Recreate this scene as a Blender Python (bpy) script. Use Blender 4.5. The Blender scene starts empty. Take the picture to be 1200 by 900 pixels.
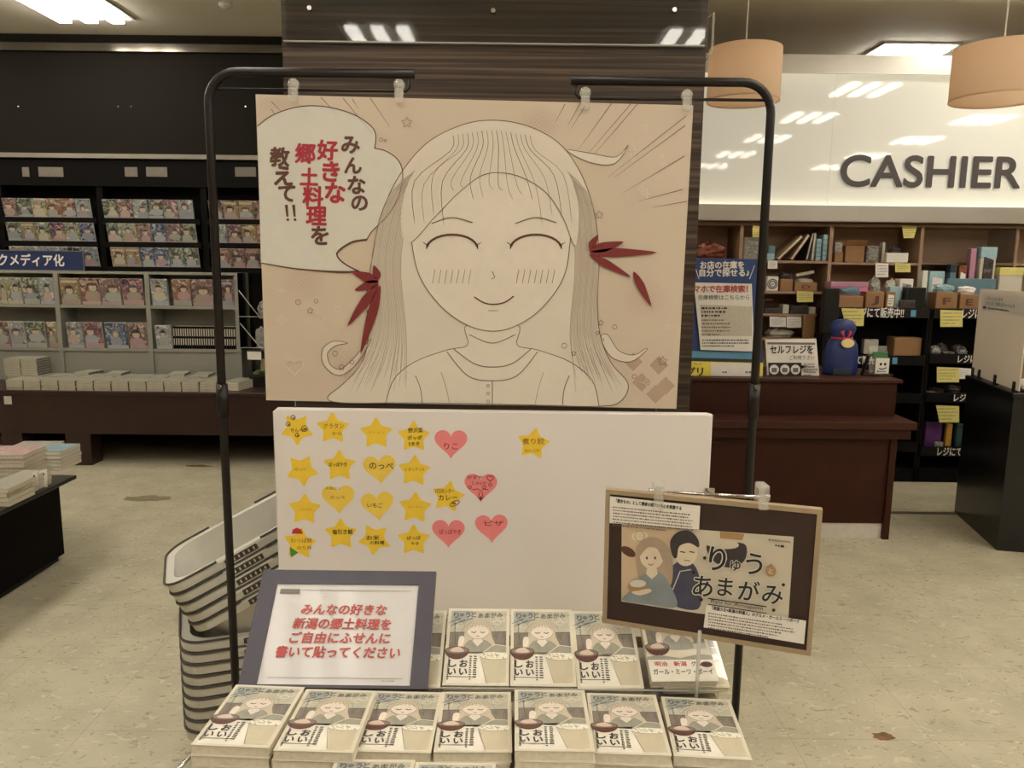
import bpy, math, random
from mathutils import Vector, Matrix
random.seed(7)
C = bpy.context.scene.collection
SC = bpy.context.scene
# ------------------------------------------------------------------ camera
CAM_H, PITCH, ROLL, F = 1.5, math.radians(8.7), math.radians(0.65), 900.0
FW = Vector((0, math.cos(PITCH), -math.sin(PITCH)))
_u0 = Vector((1, 0, 0)).cross(FW)
RT = Vector((1, 0, 0)) * math.cos(ROLL) + _u0 * math.sin(ROLL)
UP = _u0 * math.cos(ROLL) - Vector((1, 0, 0)) * math.sin(ROLL)
cd = bpy.data.cameras.new('camera')
cam = bpy.data.objects.new('camera', cd)
C.objects.link(cam)
cd.sensor_width, cd.lens, cd.clip_start, cd.clip_end = 36, 36 * F / 1200, 0.02, 60
m = Matrix.Identity(4)
for i in range(3):
    m[i][0], m[i][1], m[i][2] = RT[i], UP[i], -FW[i]
m[2][3] = CAM_H
cam.matrix_world = m
SC.camera = cam
# ------------------------------------------------------------------ light, view
SC.view_settings.view_transform = 'Standard'
SC.view_settings.look = 'None'
SC.view_settings.exposure = 0.0
SC.view_settings.gamma = 1.0
SC.view_settings.use_curve_mapping = False
try:
    SC.cycles.use_denoising = True
    SC.cycles.max_bounces = 8
    SC.cycles.transparent_max_bounces = 16
    SC.cycles.sample_clamp_indirect = 6
    SC.cycles.caustics_reflective = False
    SC.cycles.caustics_refractive = False
except Exception:
    pass
wd = bpy.data.worlds.new('world')
SC.world = wd
wd.use_nodes = True
wd.node_tree.nodes['Background'].inputs[0].default_value = (1, .86, .66, 1)
wd.node_tree.nodes['Background'].inputs[1].default_value = 0.05
LAMP_COL = (1.0, 0.945, 0.835)
LAMP_POWER = 25.5
SIGN_LED = 1.1
SIGN_GLOW = 0.16
PENDANT_POWER = 9.0
# x, y of every ceiling light (the shop's grid of three-strip fittings, plus added unseen ones)
LAMPS = [(-3.15, 5.77), (3.24, 6.76)]
LAMPS += [(x, y) for x in (-1.05, 1.40) for y in (0.3, -1.2, -2.6)]
LAMPS += [(x, y) for x in (3.45, 5.5) for y in (3.25, 1.8, 0.3, -1.2, -2.6)]
LAMPS += [(x, y) for x in (-3.15,) for y in (1.8, -1.2)]
LAMPS += [(1.40, 1.8), (-3.15, 4.35), (-5.0, 5.77), (-5.0, 4.35), (3.45, 4.7), (5.5, 4.7), (-1.05, 3.1), (-3.15, 3.1), (-1.05, 1.8)]  # out of view, most added to brighten the ceiling, left floor and counter


# ------------------------------------------------------------------ helpers
def ray(u, v):
    return FW + RT * ((u - 600) / F) + UP * ((450 - v) / F)


def atY(u, v, y):
    d = ray(u, v)
    return Vector((0, 0, CAM_H)) + d * (y / d.y)


def atZ(u, v, z):
    d = ray(u, v)
    return Vector((0, 0, CAM_H)) + d * ((z - CAM_H) / d.z)


def lin(c):
    return tuple(((x / 255) / 12.92 if x / 255 <= 0.04045 else ((x / 255 + 0.055) / 1.055) ** 2.4) for x in c)


MATS = {}


def mat(name, col=None, rough=0.55, metal=0.0, var=0.06, scale=30.0, coat=0.0, spec=0.5, bump=0.0):
    if col is None:
        return MATS[name]
    if name in MATS:
        return MATS[name]
    mt = bpy.data.materials.new(name)
    mt.use_nodes = True
    nt = mt.node_tree
    b = nt.nodes['Principled BSDF']
    r, g, bl = lin(col)
    b.inputs['Roughness'].default_value = rough
    b.inputs['Metallic'].default_value = metal
    b.inputs['Specular IOR Level'].default_value = spec
    b.inputs['Coat Weight'].default_value = coat
    b.inputs['Coat Roughness'].default_value = 0.06
    tc = nt.nodes.new('ShaderNodeTexCoord')
    nz = nt.nodes.new('ShaderNodeTexNoise')
    nz.inputs['Scale'].default_value = scale
    nz.inputs['Detail'].default_value = 3
    nt.links.new(tc.outputs['Object'], nz.inputs['Vector'])
    rp = nt.nodes.new('ShaderNodeValToRGB')
    rp.color_ramp.elements[0].position = 0.3
    rp.color_ramp.elements[1].position = 0.7
    rp.color_ramp.elements[0].color = (r * (1 - var), g * (1 - var), bl * (1 - var), 1)
    rp.color_ramp.elements[1].color = (min(1, r * (1 + var)), min(1, g * (1 + var)), min(1, bl * (1 + var)), 1)
    nt.links.new(nz.outputs['Fac'], rp.inputs['Fac'])
    nt.links.new(rp.outputs['Color'], b.inputs['Base Color'])
    if bump:
        bp = nt.nodes.new('ShaderNodeBump')
        bp.inputs['Strength'].default_value = bump
        bp.inputs['Distance'].default_value = 0.002
        nt.links.new(nz.outputs['Fac'], bp.inputs['Height'])
        nt.links.new(bp.outputs['Normal'], b.inputs['Normal'])
    MATS[name] = mt
    return mt


def emit_mat(name, col, strength, base=None):
    mt = bpy.data.materials.new(name)
    mt.use_nodes = True
    b = mt.node_tree.nodes['Principled BSDF']
    b.inputs['Base Color'].default_value = (*(base or col), 1)
    b.inputs['Emission Color'].default_value = (*col, 1)
    b.inputs['Emission Strength'].default_value = strength
    b.inputs['Roughness'].default_value = 0.4
    MATS[name] = mt
    return mt


def milky_mat(name, col, share):
    mt = bpy.data.materials.new(name)
    mt.use_nodes = True
    nt = mt.node_tree
    b = nt.nodes['Principled BSDF']
    b.inputs['Base Color'].default_value = (*lin(col), 1)
    b.inputs['Roughness'].default_value = .2
    out = nt.nodes['Material Output']
    tr = nt.nodes.new('ShaderNodeBsdfTransparent')
    mx = nt.nodes.new('ShaderNodeMixShader')
    mx.inputs[0].default_value = share
    nt.links.new(tr.outputs[0], mx.inputs[1])
    nt.links.new(b.outputs[0], mx.inputs[2])
    nt.links.new(mx.outputs[0], out.inputs[0])
    MATS[name] = mt
    return mt


def clear_mat(name, tint=(1, 1, 1), gloss=0.06, rough=0.03, edge=False):
    mt = bpy.data.materials.new(name)
    mt.use_nodes = True
    nt = mt.node_tree
    nt.nodes.clear()
    out = nt.nodes.new('ShaderNodeOutputMaterial')
    tr = nt.nodes.new('ShaderNodeBsdfTransparent')
    tr.inputs[0].default_value = (*tint, 1)
    gl = nt.nodes.new('ShaderNodeBsdfGlossy')
    gl.inputs['Roughness'].default_value = rough
    mx = nt.nodes.new('ShaderNodeMixShader')
    lw = nt.nodes.new('ShaderNodeFresnel')
    lw.inputs['IOR'].default_value = 1.49
    ma = nt.nodes.new('ShaderNodeMath')
    ma.operation = 'ADD'
    ma.inputs[1].default_value = gloss
    nt.links.new(lw.outputs[0], ma.inputs[0])
    nt.links.new(ma.outputs[0], mx.inputs[0])
    nt.links.new(tr.outputs[0], mx.inputs[1])
    nt.links.new(gl.outputs[0], mx.inputs[2])
    nt.links.new(mx.outputs[0], out.inputs[0])
    MATS[name] = mt
    return mt


_used = {}


def uname(n):
    return n


class MB:
    """collects faces with a material name each and links them as ONE mesh object"""

    def __init__(self):
        self.v, self.f, self.m, self.s = [], [], [], []
        self.M = Matrix.Identity(4)

    def add(self, vs, fs, mt, smooth=False):
        b = len(self.v)
        self.v += [self.M @ Vector(p) for p in vs]
        self.f += [tuple(b + i for i in f) for f in fs]
        self.m += [mt] * len(fs)
        self.s += [smooth] * len(fs)

    def box(self, x0, x1, y0, y1, z0, z1, mt):
        vs = [(x, y, z) for z in (z0, z1) for y in (y0, y1) for x in (x0, x1)]
        self.add(vs, [(0, 2, 3, 1), (4, 5, 7, 6), (0, 1, 5, 4), (2, 6, 7, 3), (0, 4, 6, 2), (1, 3, 7, 5)], mt)

    def bbox(self, x0, x1, y0, y1, z0, z1, r, mt):
        """box with its four upright edges and top/bottom rims chamfered by r"""
        def ring(i, z):
            a, b, c, d = x0 + i, x1 - i, y0 + i, y1 - i
            k = r
            return [(a + k, c, z), (b - k, c, z), (b, c + k, z), (b, d - k, z), (b - k, d, z), (a + k, d, z), (a, d - k, z), (a, c + k, z)]
        rs = [ring(r * .6, z0), ring(0, z0 + r), ring(0, z1 - r), ring(r * .6, z1)]
        self.loft(rs, mt, caps=True)

    def loft(self, rings, mt, caps=True, closed=True, smooth=False):
        n = len(rings[0])
        vs = [p for r in rings for p in r]
        fs = []
        for i in range(len(rings) - 1):
            for j in range(n if closed else n - 1):
                k = (j + 1) % n
                fs.append((i * n + j, i * n + k, (i + 1) * n + k, (i + 1) * n + j))
        self.add(vs, fs, mt, smooth)
        if caps:
            b = len(self.v) - len(vs)
            self.f += [tuple(b + j for j in reversed(range(n))), tuple(b + (len(rings) - 1) * n + j for j in range(n))]
            self.m += [mt, mt]
            self.s += [False, False]

    def tube(self, path, r, mt, n=10, caps=True):
        path = [Vector(p) for p in path]
        rings = []
        prev = None
        for i, p in enumerate(path):
            a = path[max(0, i - 1)]
            b = path[min(len(path) - 1, i + 1)]
            t = (b - a).normalized()
            if prev is None:
                s = Vector((0, 0, 1)) if abs(t.z) < .9 else Vector((1, 0, 0))
                x = t.cross(s).normalized()
            else:
                x = (prev - t * prev.dot(t)).normalized()
            prev = x
            y = t.cross(x)
            rr = r[i] if isinstance(r, (list, tuple)) else r
            rings.append([p + (x * math.cos(q) + y * math.sin(q)) * rr for q in (2 * math.pi * k / n for k in range(n))])
        self.loft(rings, mt, caps, smooth=True)

    def lathe(self, prof, mt, n=40, c=(0, 0, 0), smooth=True):
        rings = [[(c[0] + r * math.cos(2 * math.pi * k / n), c[1] + r * math.sin(2 * math.pi * k / n), c[2] + z) for k in range(n)] for r, z in prof]
        self.loft(rings, mt, caps=False, smooth=smooth)

    def poly(self, pts, mt):
        self.add(pts, [tuple(range(len(pts)))], mt)

    def quadslab(self, a, b, c, d, th, mt):
        """slab: front corners a b c d (counter-clockwise seen from the front), thickness away from the viewer"""
        a, b, c, d = map(Vector, (a, b, c, d))
        n = (b - a).cross(d - a).normalized() * -th
        vs = [a, b, c, d, a + n, b + n, c + n, d + n]
        self.add(vs, [(0, 1, 2, 3), (7, 6, 5, 4), (0, 4, 5, 1), (1, 5, 6, 2), (2, 6, 7, 3), (3, 7, 4, 0)], mt)

    def build(self, name, parent=None, loc=None, rot=None):
        me = bpy.data.meshes.new(name)
        me.from_pydata([tuple(p) for p in self.v], [], self.f)
        names = []
        for x in self.m:
            if x not in names:
                names.append(x)
        for x in names:
            me.materials.append(MATS[x])
        idx = {x: i for i, x in enumerate(names)}
        me.polygons.foreach_set('material_index', [idx[x] for x in self.m])
        me.polygons.foreach_set('use_smooth', self.s)
        me.update()
        o = bpy.data.objects.new(name, me)
        C.objects.link(o)
        if parent:
            o.parent = parent
        if loc is not None:
            o.location = loc
        if rot is not None:
            o.rotation_euler = rot
        return o


_GL = {}


def glyphs(s, bold, res=3):
    k = (s, bold, res)
    if k not in _GL:
        cu = bpy.data.curves.new('lettering', 'FONT')
        cu.body = s
        cu.align_x, cu.align_y = 'CENTER', 'CENTER'
        cu.resolution_u = res
        cu.offset = bold
        o = bpy.data.objects.new('lettering', cu)
        C.objects.link(o)
        dg = bpy.context.evaluated_depsgraph_get()
        me = bpy.data.meshes.new_from_object(o.evaluated_get(dg))
        vs = [(v.co.x, v.co.y) for v in me.vertices]
        fs = [tuple(p.vertices) for p in me.polygons]
        bpy.data.objects.remove(o)
        bpy.data.curves.remove(cu)
        bpy.data.meshes.remove(me)
        if vs:
            x0, x1 = min(v[0] for v in vs), max(v[0] for v in vs)
            y0, y1 = min(v[1] for v in vs), max(v[1] for v in vs)
            vs = [(x - (x0 + x1) / 2, y - (y0 + y1) / 2) for x, y in vs]
            _GL[k] = (vs, fs, x1 - x0, y1 - y0)
        else:
            _GL[k] = ([], [], 1, 1)
    return _GL[k]


class Art(MB):
    """flat printing: 2-D shapes laid on a surface by T(x, y, layer) -> point; yd = -1 when y runs down"""

    def __init__(self, T, yd=1):
        super().__init__()
        self.T, self.yd = T, yd

    def fill(self, pts, mt, layer=1):
        self.add([self.T(x, y, layer) for x, y in pts], [tuple(range(len(pts)))], mt)

    def rect(self, x0, y0, x1, y1, mt, layer=1):
        self.fill([(x0, y0), (x1, y0), (x1, y1), (x0, y1)], mt, layer)

    def oval(self, cx, cy, rx, ry, mt, layer=1, n=28, rot=0.0):
        c, s = math.cos(rot), math.sin(rot)
        self.fill([(cx + rx * math.cos(a) * c - ry * math.sin(a) * s, cy + rx * math.cos(a) * s + ry * math.sin(a) * c) for a in (2 * math.pi * k / n for k in range(n))], mt, layer)

    def stroke(self, pts, w, mt, layer=2, closed=False):
        P = [Vector((p[0], p[1])) for p in pts]
        if closed:
            P = P + [P[0]]
        n = len(P)
        L, R = [], []
        for i in range(n):
            a = P[i - 1] if i else (P[-2] if closed else P[0])
            b = P[i + 1] if i < n - 1 else (P[1] if closed else P[-1])
            t = b - a
            t = t.normalized() if t.length > 1e-9 else Vector((1, 0))
            ww = w[i] if isinstance(w, (list, tuple)) else w
            q = Vector((-t.y, t.x)) * ww / 2
            L.append(P[i] + q)
            R.append(P[i] - q)
        vs = [self.T(p.x, p.y, layer) for p in L + R]
        self.add(vs, [(i, i + 1, n + i + 1, n + i) for i in range(n - 1)], mt)

    def ring(self, cx, cy, r, w, mt, layer=2, n=16):
        self.stroke([(cx + r * math.cos(a), cy + r * math.sin(a)) for a in (2 * math.pi * k / n for k in range(n))], w, mt, layer, True)

    def text(self, s, cx, cy, size, mt, layer=3, rot=0.0, bold=0.0, width=None, slant=0.0, res=3):
        """size: height of the lettering's box; width: total width if it is to be fitted"""
        vs, fs, gw, gh = glyphs(s, 0.0, res)
        if not vs:
            return
        k = size
        kx = (width / gw) if width else k
        c, sn = math.cos(rot), math.sin(rot)
        # heavier strokes: the same outlines set again slightly to every side
        n = 0 if bold <= 0 else (8 if bold > .02 else 4)
        offs = [(0, 0)] + [(bold * math.cos(2 * math.pi * i / n), bold * math.sin(2 * math.pi * i / n)) for i in range(n)]
        for i, (ox, oy) in enumerate(offs):
            out = []
            for x, y in vs:
                X, Y = (x + ox) * kx + y * k * slant, (y + oy) * k
                X, Y = X * c - Y * sn, X * sn + Y * c
                out.append(self.T(cx + X, cy + Y * self.yd, layer + i * .04))
            self.add(out, fs, mt)

    def lines(self, x0, y0, x1, y1, n, mt, layer=3, h=0.45, seed=0, dy=0.0, dash=1.0):
        """rows of tiny print too small to read: n rows of short dashes"""
        rnd = random.Random(seed)
        step = (y1 - y0) / n
        hh = abs(step) * h
        for i in range(n):
            y = y0 + step * (i + .5)
            x = x0
            end = x1 - (x1 - x0) * (rnd.random() * .25 if i < n - 1 else .35)
            while x < end:
                l = hh * (.5 + rnd.random()) * dash
                sy = dy * (x - x0)
                k = .55 + .45 * rnd.random()
                self.fill([(x, y - hh * k / 2 + sy), (x + l, y - hh * k / 2 + sy + dy * l), (x + l, y + hh * k / 2 + sy + dy * l), (x, y + hh * k / 2 + sy)], mt, layer)
                x += l + hh * (.3 + .3 * rnd.random())


def smooth_pts(pts, k=6, closed=False):
    """Catmull-Rom through the given points"""
    n = len(pts)
    out = []
    for i in range(n if closed else n - 1):
        p0 = pts[(i - 1) % n] if closed or i > 0 else pts[0]
        p1 = pts[i]
        p2 = pts[(i + 1) % n]
        p3 = pts[(i + 2) % n] if closed or i + 2 < n else pts[-1]
        for j in range(k):
            t = j / k
            out.append(tuple(.5 * (2 * p1[a] + (p2[a] - p0[a]) * t + (2 * p0[a] - 5 * p1[a] + 4 * p2[a] - p3[a]) * t * t + (3 * p1[a] - p0[a] - 3 * p2[a] + p3[a]) * t ** 3) for a in range(len(p1))))
    if not closed:
        out.append(tuple(pts[-1]))
    return out


def thing(name, label, cat, loc=(0, 0, 0), rot=(0, 0, 0), group=None):
    o = bpy.data.objects.new(name, None)
    o.empty_display_size = .05
    C.objects.link(o)
    o.location, o.rotation_euler = loc, rot
    o['label'], o['category'] = label, cat
    if group:
        o['group'] = group
    return o


def tag(o, label, cat, group=None):
    o['label'], o['category'] = label, cat
    if group:
        o['group'] = group
    return o


def struct(o):
    o['kind'] = 'structure'
    return o


def kids(o):
    return list(o.children)


def dup(root, loc=None, rot=None, label=None, group=None):
    """a copy of a thing with copies of its parts and sub-parts"""
    r = root.copy()
    C.objects.link(r)
    if loc is not None:
        r.location = loc
    if rot is not None:
        r.rotation_euler = rot
    if label:
        r['label'] = label
    if group:
        r['group'] = group
    for ch in CH.get(root.name, []):
        c = ch.copy()
        C.objects.link(c)
        c.parent = r
        for g in CH.get(ch.name, []):
            d = g.copy()
            C.objects.link(d)
            d.parent = c
    return r


CH = {}


def remember(root):
    CH[root.name] = list(root.children)
    for c in root.children:
        CH[c.name] = list(c.children)
    return root


ORD = ['first', 'second', 'third', 'fourth', 'fifth', 'sixth', 'seventh', 'eighth', 'ninth', 'tenth', 'eleventh', 'twelfth', 'thirteenth', 'fourteenth', 'fifteenth', 'sixteenth', 'seventeenth', 'eighteenth', 'nineteenth', 'twentieth']
ORD += ['twenty-' + x for x in ORD[:9]] + ['thirtieth'] + ['thirty-' + x for x in ORD[:9]]

# ------------------------------------------------------------------ materials
mat('white_paper', (236, 230, 222), .6, var=.02)
mat('poster_white', (213, 209, 199), .5, var=.02, coat=.15)
mat('notice_white', (203, 199, 197), .5, var=.015, coat=.15)
mat('poster_pink', (206, 189, 170), .5, var=.05, scale=3, coat=.15)
mat('poster_tone', (184, 158, 140), .5, var=.05, coat=.15)
mat('poster_hair', (218, 208, 194), .5, var=.03, scale=6, coat=.15)
mat('poster_skin', (224, 214, 200), .5, var=.02, coat=.15)
mat('ink_brown', (92, 56, 46), .5, var=.05)
mat('ink_line', (112, 88, 76), .5, var=.05)
mat('ink_soft', (160, 138, 122), .5, var=.05)
mat('ink_faint', (184, 168, 152), .5, var=.05)
mat('ink_red', (168, 38, 56), .5, var=.05)
mat('ink_darkred', (122, 40, 40), .5, var=.05)
mat('ink_black', (30, 26, 25), .5, var=.05)
mat('ink_grey', (118, 114, 108), .5, var=.05)
mat('ink_navy', (38, 46, 62), .5, var=.05)
mat('sign_red', (178, 72, 66), .5, var=.08)
mat('board_white', (232, 224, 220), .55, var=.015, scale=4)
mat('note_yellow', (244, 206, 62), .6, var=.04)
mat('note_yellow_pale', (243, 208, 84), .6, var=.04)
mat('note_pink', (240, 138, 140), .6, var=.04)
mat('leaf_green', (74, 140, 62), .6)
mat('tomato_red', (196, 52, 42), .6)
mat('black_metal', (26, 20, 19), .42, spec=.35)
mat('chrome', (190, 186, 180), .18, metal=1.0, var=.02)
mat('steel_band', (176, 170, 160), .32, metal=.65, var=.12, scale=1.3)
mat('dark_band', (120, 114, 104), .16, metal=.7, var=.2, scale=3)
mat('navy_frame', (66, 62, 74), .45)
mat('tan_edge', (164, 144, 116), .5)
mat('brown_board', (54, 34, 28), .6)
mat('black_board', (30, 27, 26), .6)
mat('black_gloss', (18, 16, 17), .28, var=.03)
mat('black_shelf', (12, 9, 8), .7, var=.05, spec=.12)
mat('fascia_black', (31, 27, 22), .85, var=.05, scale=2, spec=.15)
mat('grey_shelf', (148, 146, 134), .5, var=.02)
mat('bench_wood', (48, 27, 22), .4, var=.2, scale=6)
mat('counter_wood', (56, 27, 17), .5, var=.16, scale=7, spec=.18)
mat('counter_edge', (66, 36, 25), .5, var=.12, spec=.18)
mat('kick_white', (206, 198, 188), .5)
mat('shelf_wood', (158, 128, 103), .5, var=.08, scale=8)
mat('shelf_wood_back', (186, 154, 126), .55, var=.08, scale=3)
emit_mat('sign_white', (0.98, 0.95, 0.83), SIGN_GLOW, base=lin((222, 220, 210)))
MATS['sign_white'].node_tree.nodes['Principled BSDF'].inputs['Roughness'].default_value = .03
MATS['sign_white'].node_tree.nodes['Principled BSDF'].inputs['Specular IOR Level'].default_value = .32
mat('letter_grey', (74, 66, 64), .5)
mat('navy_sign', (36, 50, 92), .45)
mat('basket_grey', (196, 192, 180), .5, var=.03)
mat('basket_wire', (62, 54, 46), .45)
mat('page_edge', (222, 212, 190), .7, var=.08, scale=90)
mat('page_dim', (184, 176, 156), .7, var=.12, scale=90)
mat('page_grey', (200, 192, 176), .7, var=.12, scale=120)
mat('cardboard', (150, 112, 74), .7, var=.06)
mat('slip_grey', (120, 112, 98), .6)
mat('memo_yellow', (220, 208, 124), .6, var=.04)
mat('bag_blue', (30, 44, 100), .5, var=.15, scale=12)
mat('bag_red', (206, 44, 60), .5)
mat('plaque_cream', (228, 206, 150), .5)
mat('pale_blue', (158, 188, 196), .5)
mat('pink_box', (186, 136, 156), .5)
mat('teal_box', (92, 124, 136), .5)
mat('poster_blue', (40, 66, 122), .4, coat=.2)
mat('poster_sky', (96, 152, 186), .4)
mat('poster_yellow', (240, 222, 96), .4)
mat('green_card', (70, 120, 78), .4)
mat('bronze', (120, 60, 40), .5)
mat('grey_panel', (238, 230, 218), .35, var=.02)
_nt = MATS['grey_panel'].node_tree
_tl, _mx = _nt.nodes.new('ShaderNodeBsdfTranslucent'), _nt.nodes.new('ShaderNodeMixShader')
_tl.inputs[0].default_value = (*lin((240, 232, 220)), 1)
_mx.inputs[0].default_value = .5
_nt.links.new(_nt.nodes['Principled BSDF'].outputs[0], _mx.inputs[1])
_nt.links.new(_tl.outputs[0], _mx.inputs[2])
_nt.links.new(_mx.outputs[0], _nt.nodes['Material Output'].inputs[0])
mat('louver_grey', (92, 90, 86), .5)
mat('diffuser_frame', (230, 228, 222), .4)
mat('rubber', (24, 22, 22), .7)
emit_mat('lamp_strip', LAMP_COL, LAMP_POWER)
emit_mat('sign_led', (1.0, 0.92, 0.72), SIGN_LED * 10)
emit_mat('bulb', (1.0, 0.80, 0.56), PENDANT_POWER)
clear_mat('acrylic', (.985, .99, .98), -.02)
milky_mat('acrylic_edge', (206, 204, 196), .5)
milky_mat('clip_clear', (216, 212, 202), .34)
clear_mat('wrap', (.97, .97, .97), .12, .08)


def wood_streak():
    mt = bpy.data.materials.new('pillar_laminate')
    mt.use_nodes = True
    nt = mt.node_tree
    b = nt.nodes['Principled BSDF']
    tc = nt.nodes.new('ShaderNodeTexCoord')
    mp = nt.nodes.new('ShaderNodeMapping')
    mp.inputs['Scale'].default_value = (1.1, 1.1, 75)
    nz = nt.nodes.new('ShaderNodeTexNoise')
    nz.inputs['Scale'].default_value = 1.0
    nz.inputs['Detail'].default_value = 5
    nz.inputs['Distortion'].default_value = .3
    rp = nt.nodes.new('ShaderNodeValToRGB')
    e = rp.color_ramp.elements
    e[0].position, e[0].color = .34, (*lin((42, 32, 26)), 1)
    e[1].position, e[1].color = .74, (*lin((104, 86, 68)), 1)
    q = e.new(.52)
    q.color = (*lin((66, 53, 43)), 1)
    nt.links.new(tc.outputs['Object'], mp.inputs['Vector'])
    nt.links.new(mp.outputs[0], nz.inputs['Vector'])
    nt.links.new(nz.outputs['Fac'], rp.inputs['Fac'])
    nt.links.new(rp.outputs[0], b.inputs['Base Color'])
    b.inputs['Roughness'].default_value = .5
    b.inputs['Specular IOR Level'].default_value = .25
    MATS['pillar_laminate'] = mt


wood_streak()


def floor_mat():
    mt = bpy.data.materials.new('floor_vinyl')
    mt.use_nodes = True
    nt = mt.node_tree
    b = nt.nodes['Principled BSDF']
    N = nt.nodes.new
    tc = N('ShaderNodeTexCoord')
    mp = N('ShaderNodeMapping')
    mp.inputs['Scale'].default_value = (1.0, 1.7, 1)
    mp.inputs['Rotation'].default_value = (0, 0, .35)
    nt.links.new(tc.outputs['Object'], mp.inputs['Vector'])
    base = N('ShaderNodeTexNoise')
    base.inputs['Scale'].default_value = 5
    base.inputs['Detail'].default_value = 6
    nt.links.new(tc.outputs['Object'], base.inputs['Vector'])
    r0 = N('ShaderNodeValToRGB')
    r0.color_ramp.elements[0].position, r0.color_ramp.elements[0].color = .3, (*lin((180, 172, 146)), 1)
    r0.color_ramp.elements[1].position, r0.color_ramp.elements[1].color = .7, (*lin((202, 193, 166)), 1)
    nt.links.new(base.outputs['Fac'], r0.inputs['Fac'])
    prev = r0.outputs[0]
    for sc, th, col, mask_t in ((26, .60, (164, 152, 122), .50), (20, .60, (206, 198, 172), .5), (44, .66, (146, 132, 100), .5)):
        nz = N('ShaderNodeTexNoise')
        nz.inputs['Scale'].default_value = sc
        nz.inputs['Detail'].default_value = 1.5
        nz.inputs['Distortion'].default_value = 1.2
        nt.links.new(mp.outputs[0], nz.inputs['Vector'])
        rp = N('ShaderNodeValToRGB')
        rp.color_ramp.elements[0].position = th + .03
        rp.color_ramp.elements[1].position = th + .09
        nt.links.new(nz.outputs['Fac'], rp.inputs['Fac'])
        mx = N('ShaderNodeMix')
        mx.data_type = 'RGBA'
        nt.links.new(rp.outputs[0], mx.inputs['Factor'])
        nt.links.new(prev, mx.inputs['A'])
        mx.inputs['B'].default_value = (*lin(col), 1)
        prev = mx.outputs['Result']
    bk = N('ShaderNodeTexBrick')
    bk.offset = 0
    bk.inputs['Scale'].default_value = 1
    bk.inputs['Brick Width'].default_value = .457
    bk.inputs['Row Height'].default_value = .457
    bk.inputs['Mortar Size'].default_value = .0016
    bk.inputs['Mortar Smooth'].default_value = .3
    nt.links.new(tc.outputs['Object'], bk.inputs['Vector'])
    mx = N('ShaderNodeMix')
    mx.data_type = 'RGBA'
    ml = N('ShaderNodeMath')
    ml.operation = 'MULTIPLY'
    ml.inputs[1].default_value = .35
    nt.links.new(bk.outputs['Fac'], ml.inputs[0])
    nt.links.new(ml.outputs[0], mx.inputs['Factor'])
    nt.links.new(prev, mx.inputs['A'])
    mx.inputs['B'].default_value = (*lin((120, 106, 80)), 1)
    nt.links.new(mx.outputs['Result'], b.inputs['Base Color'])
    b.inputs['Roughness'].default_value = .38
    b.inputs['Specular IOR Level'].default_value = .35
    MATS['floor_vinyl'] = mt


floor_mat()
mat('dull_strip', (142, 134, 120), .4, var=.15, scale=2)
mat('ceiling_paint', (242, 234, 218), .7, var=.03, scale=2)
mat('wall_paint', (150, 138, 122), .7, var=.03)
mat('stain_brown', (124, 92, 52), .6, var=.3, scale=40)
mat('stain_grey', (140, 128, 100), .5, var=.1)
mat('seam_dark', (104, 92, 76), .5)

COVER_COLS = [
    [(150, 70, 66), (206, 176, 150), (66, 52, 50), (186, 120, 92)], [(74, 92, 84), (196, 196, 170), (52, 48, 46), (130, 140, 110)],
    [(64, 82, 128), (190, 196, 204), (40, 42, 60), (120, 130, 160)], [(176, 150, 90), (220, 206, 166), (84, 62, 44), (150, 96, 60)],
    [(120, 100, 96), (208, 190, 172), (58, 48, 48), (160, 92, 100)], [(196, 96, 60), (226, 196, 160), (90, 56, 40), (120, 120, 100)],
    [(120, 160, 96), (212, 216, 180), (58, 70, 44), (190, 160, 100)], [(92, 72, 104), (186, 170, 190), (44, 36, 52), (176, 84, 92)],
    [(160, 164, 160), (216, 212, 200), (88, 86, 84), (126, 140, 152)], [(140, 60, 70), (216, 170, 160), (60, 40, 44), (92, 96, 130)],
]
COVER_WORDS = ['red and cream', 'grey green', 'dark blue', 'ochre yellow', 'dusky brown', 'orange', 'fresh green', 'purple', 'silver grey', 'crimson']


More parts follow.
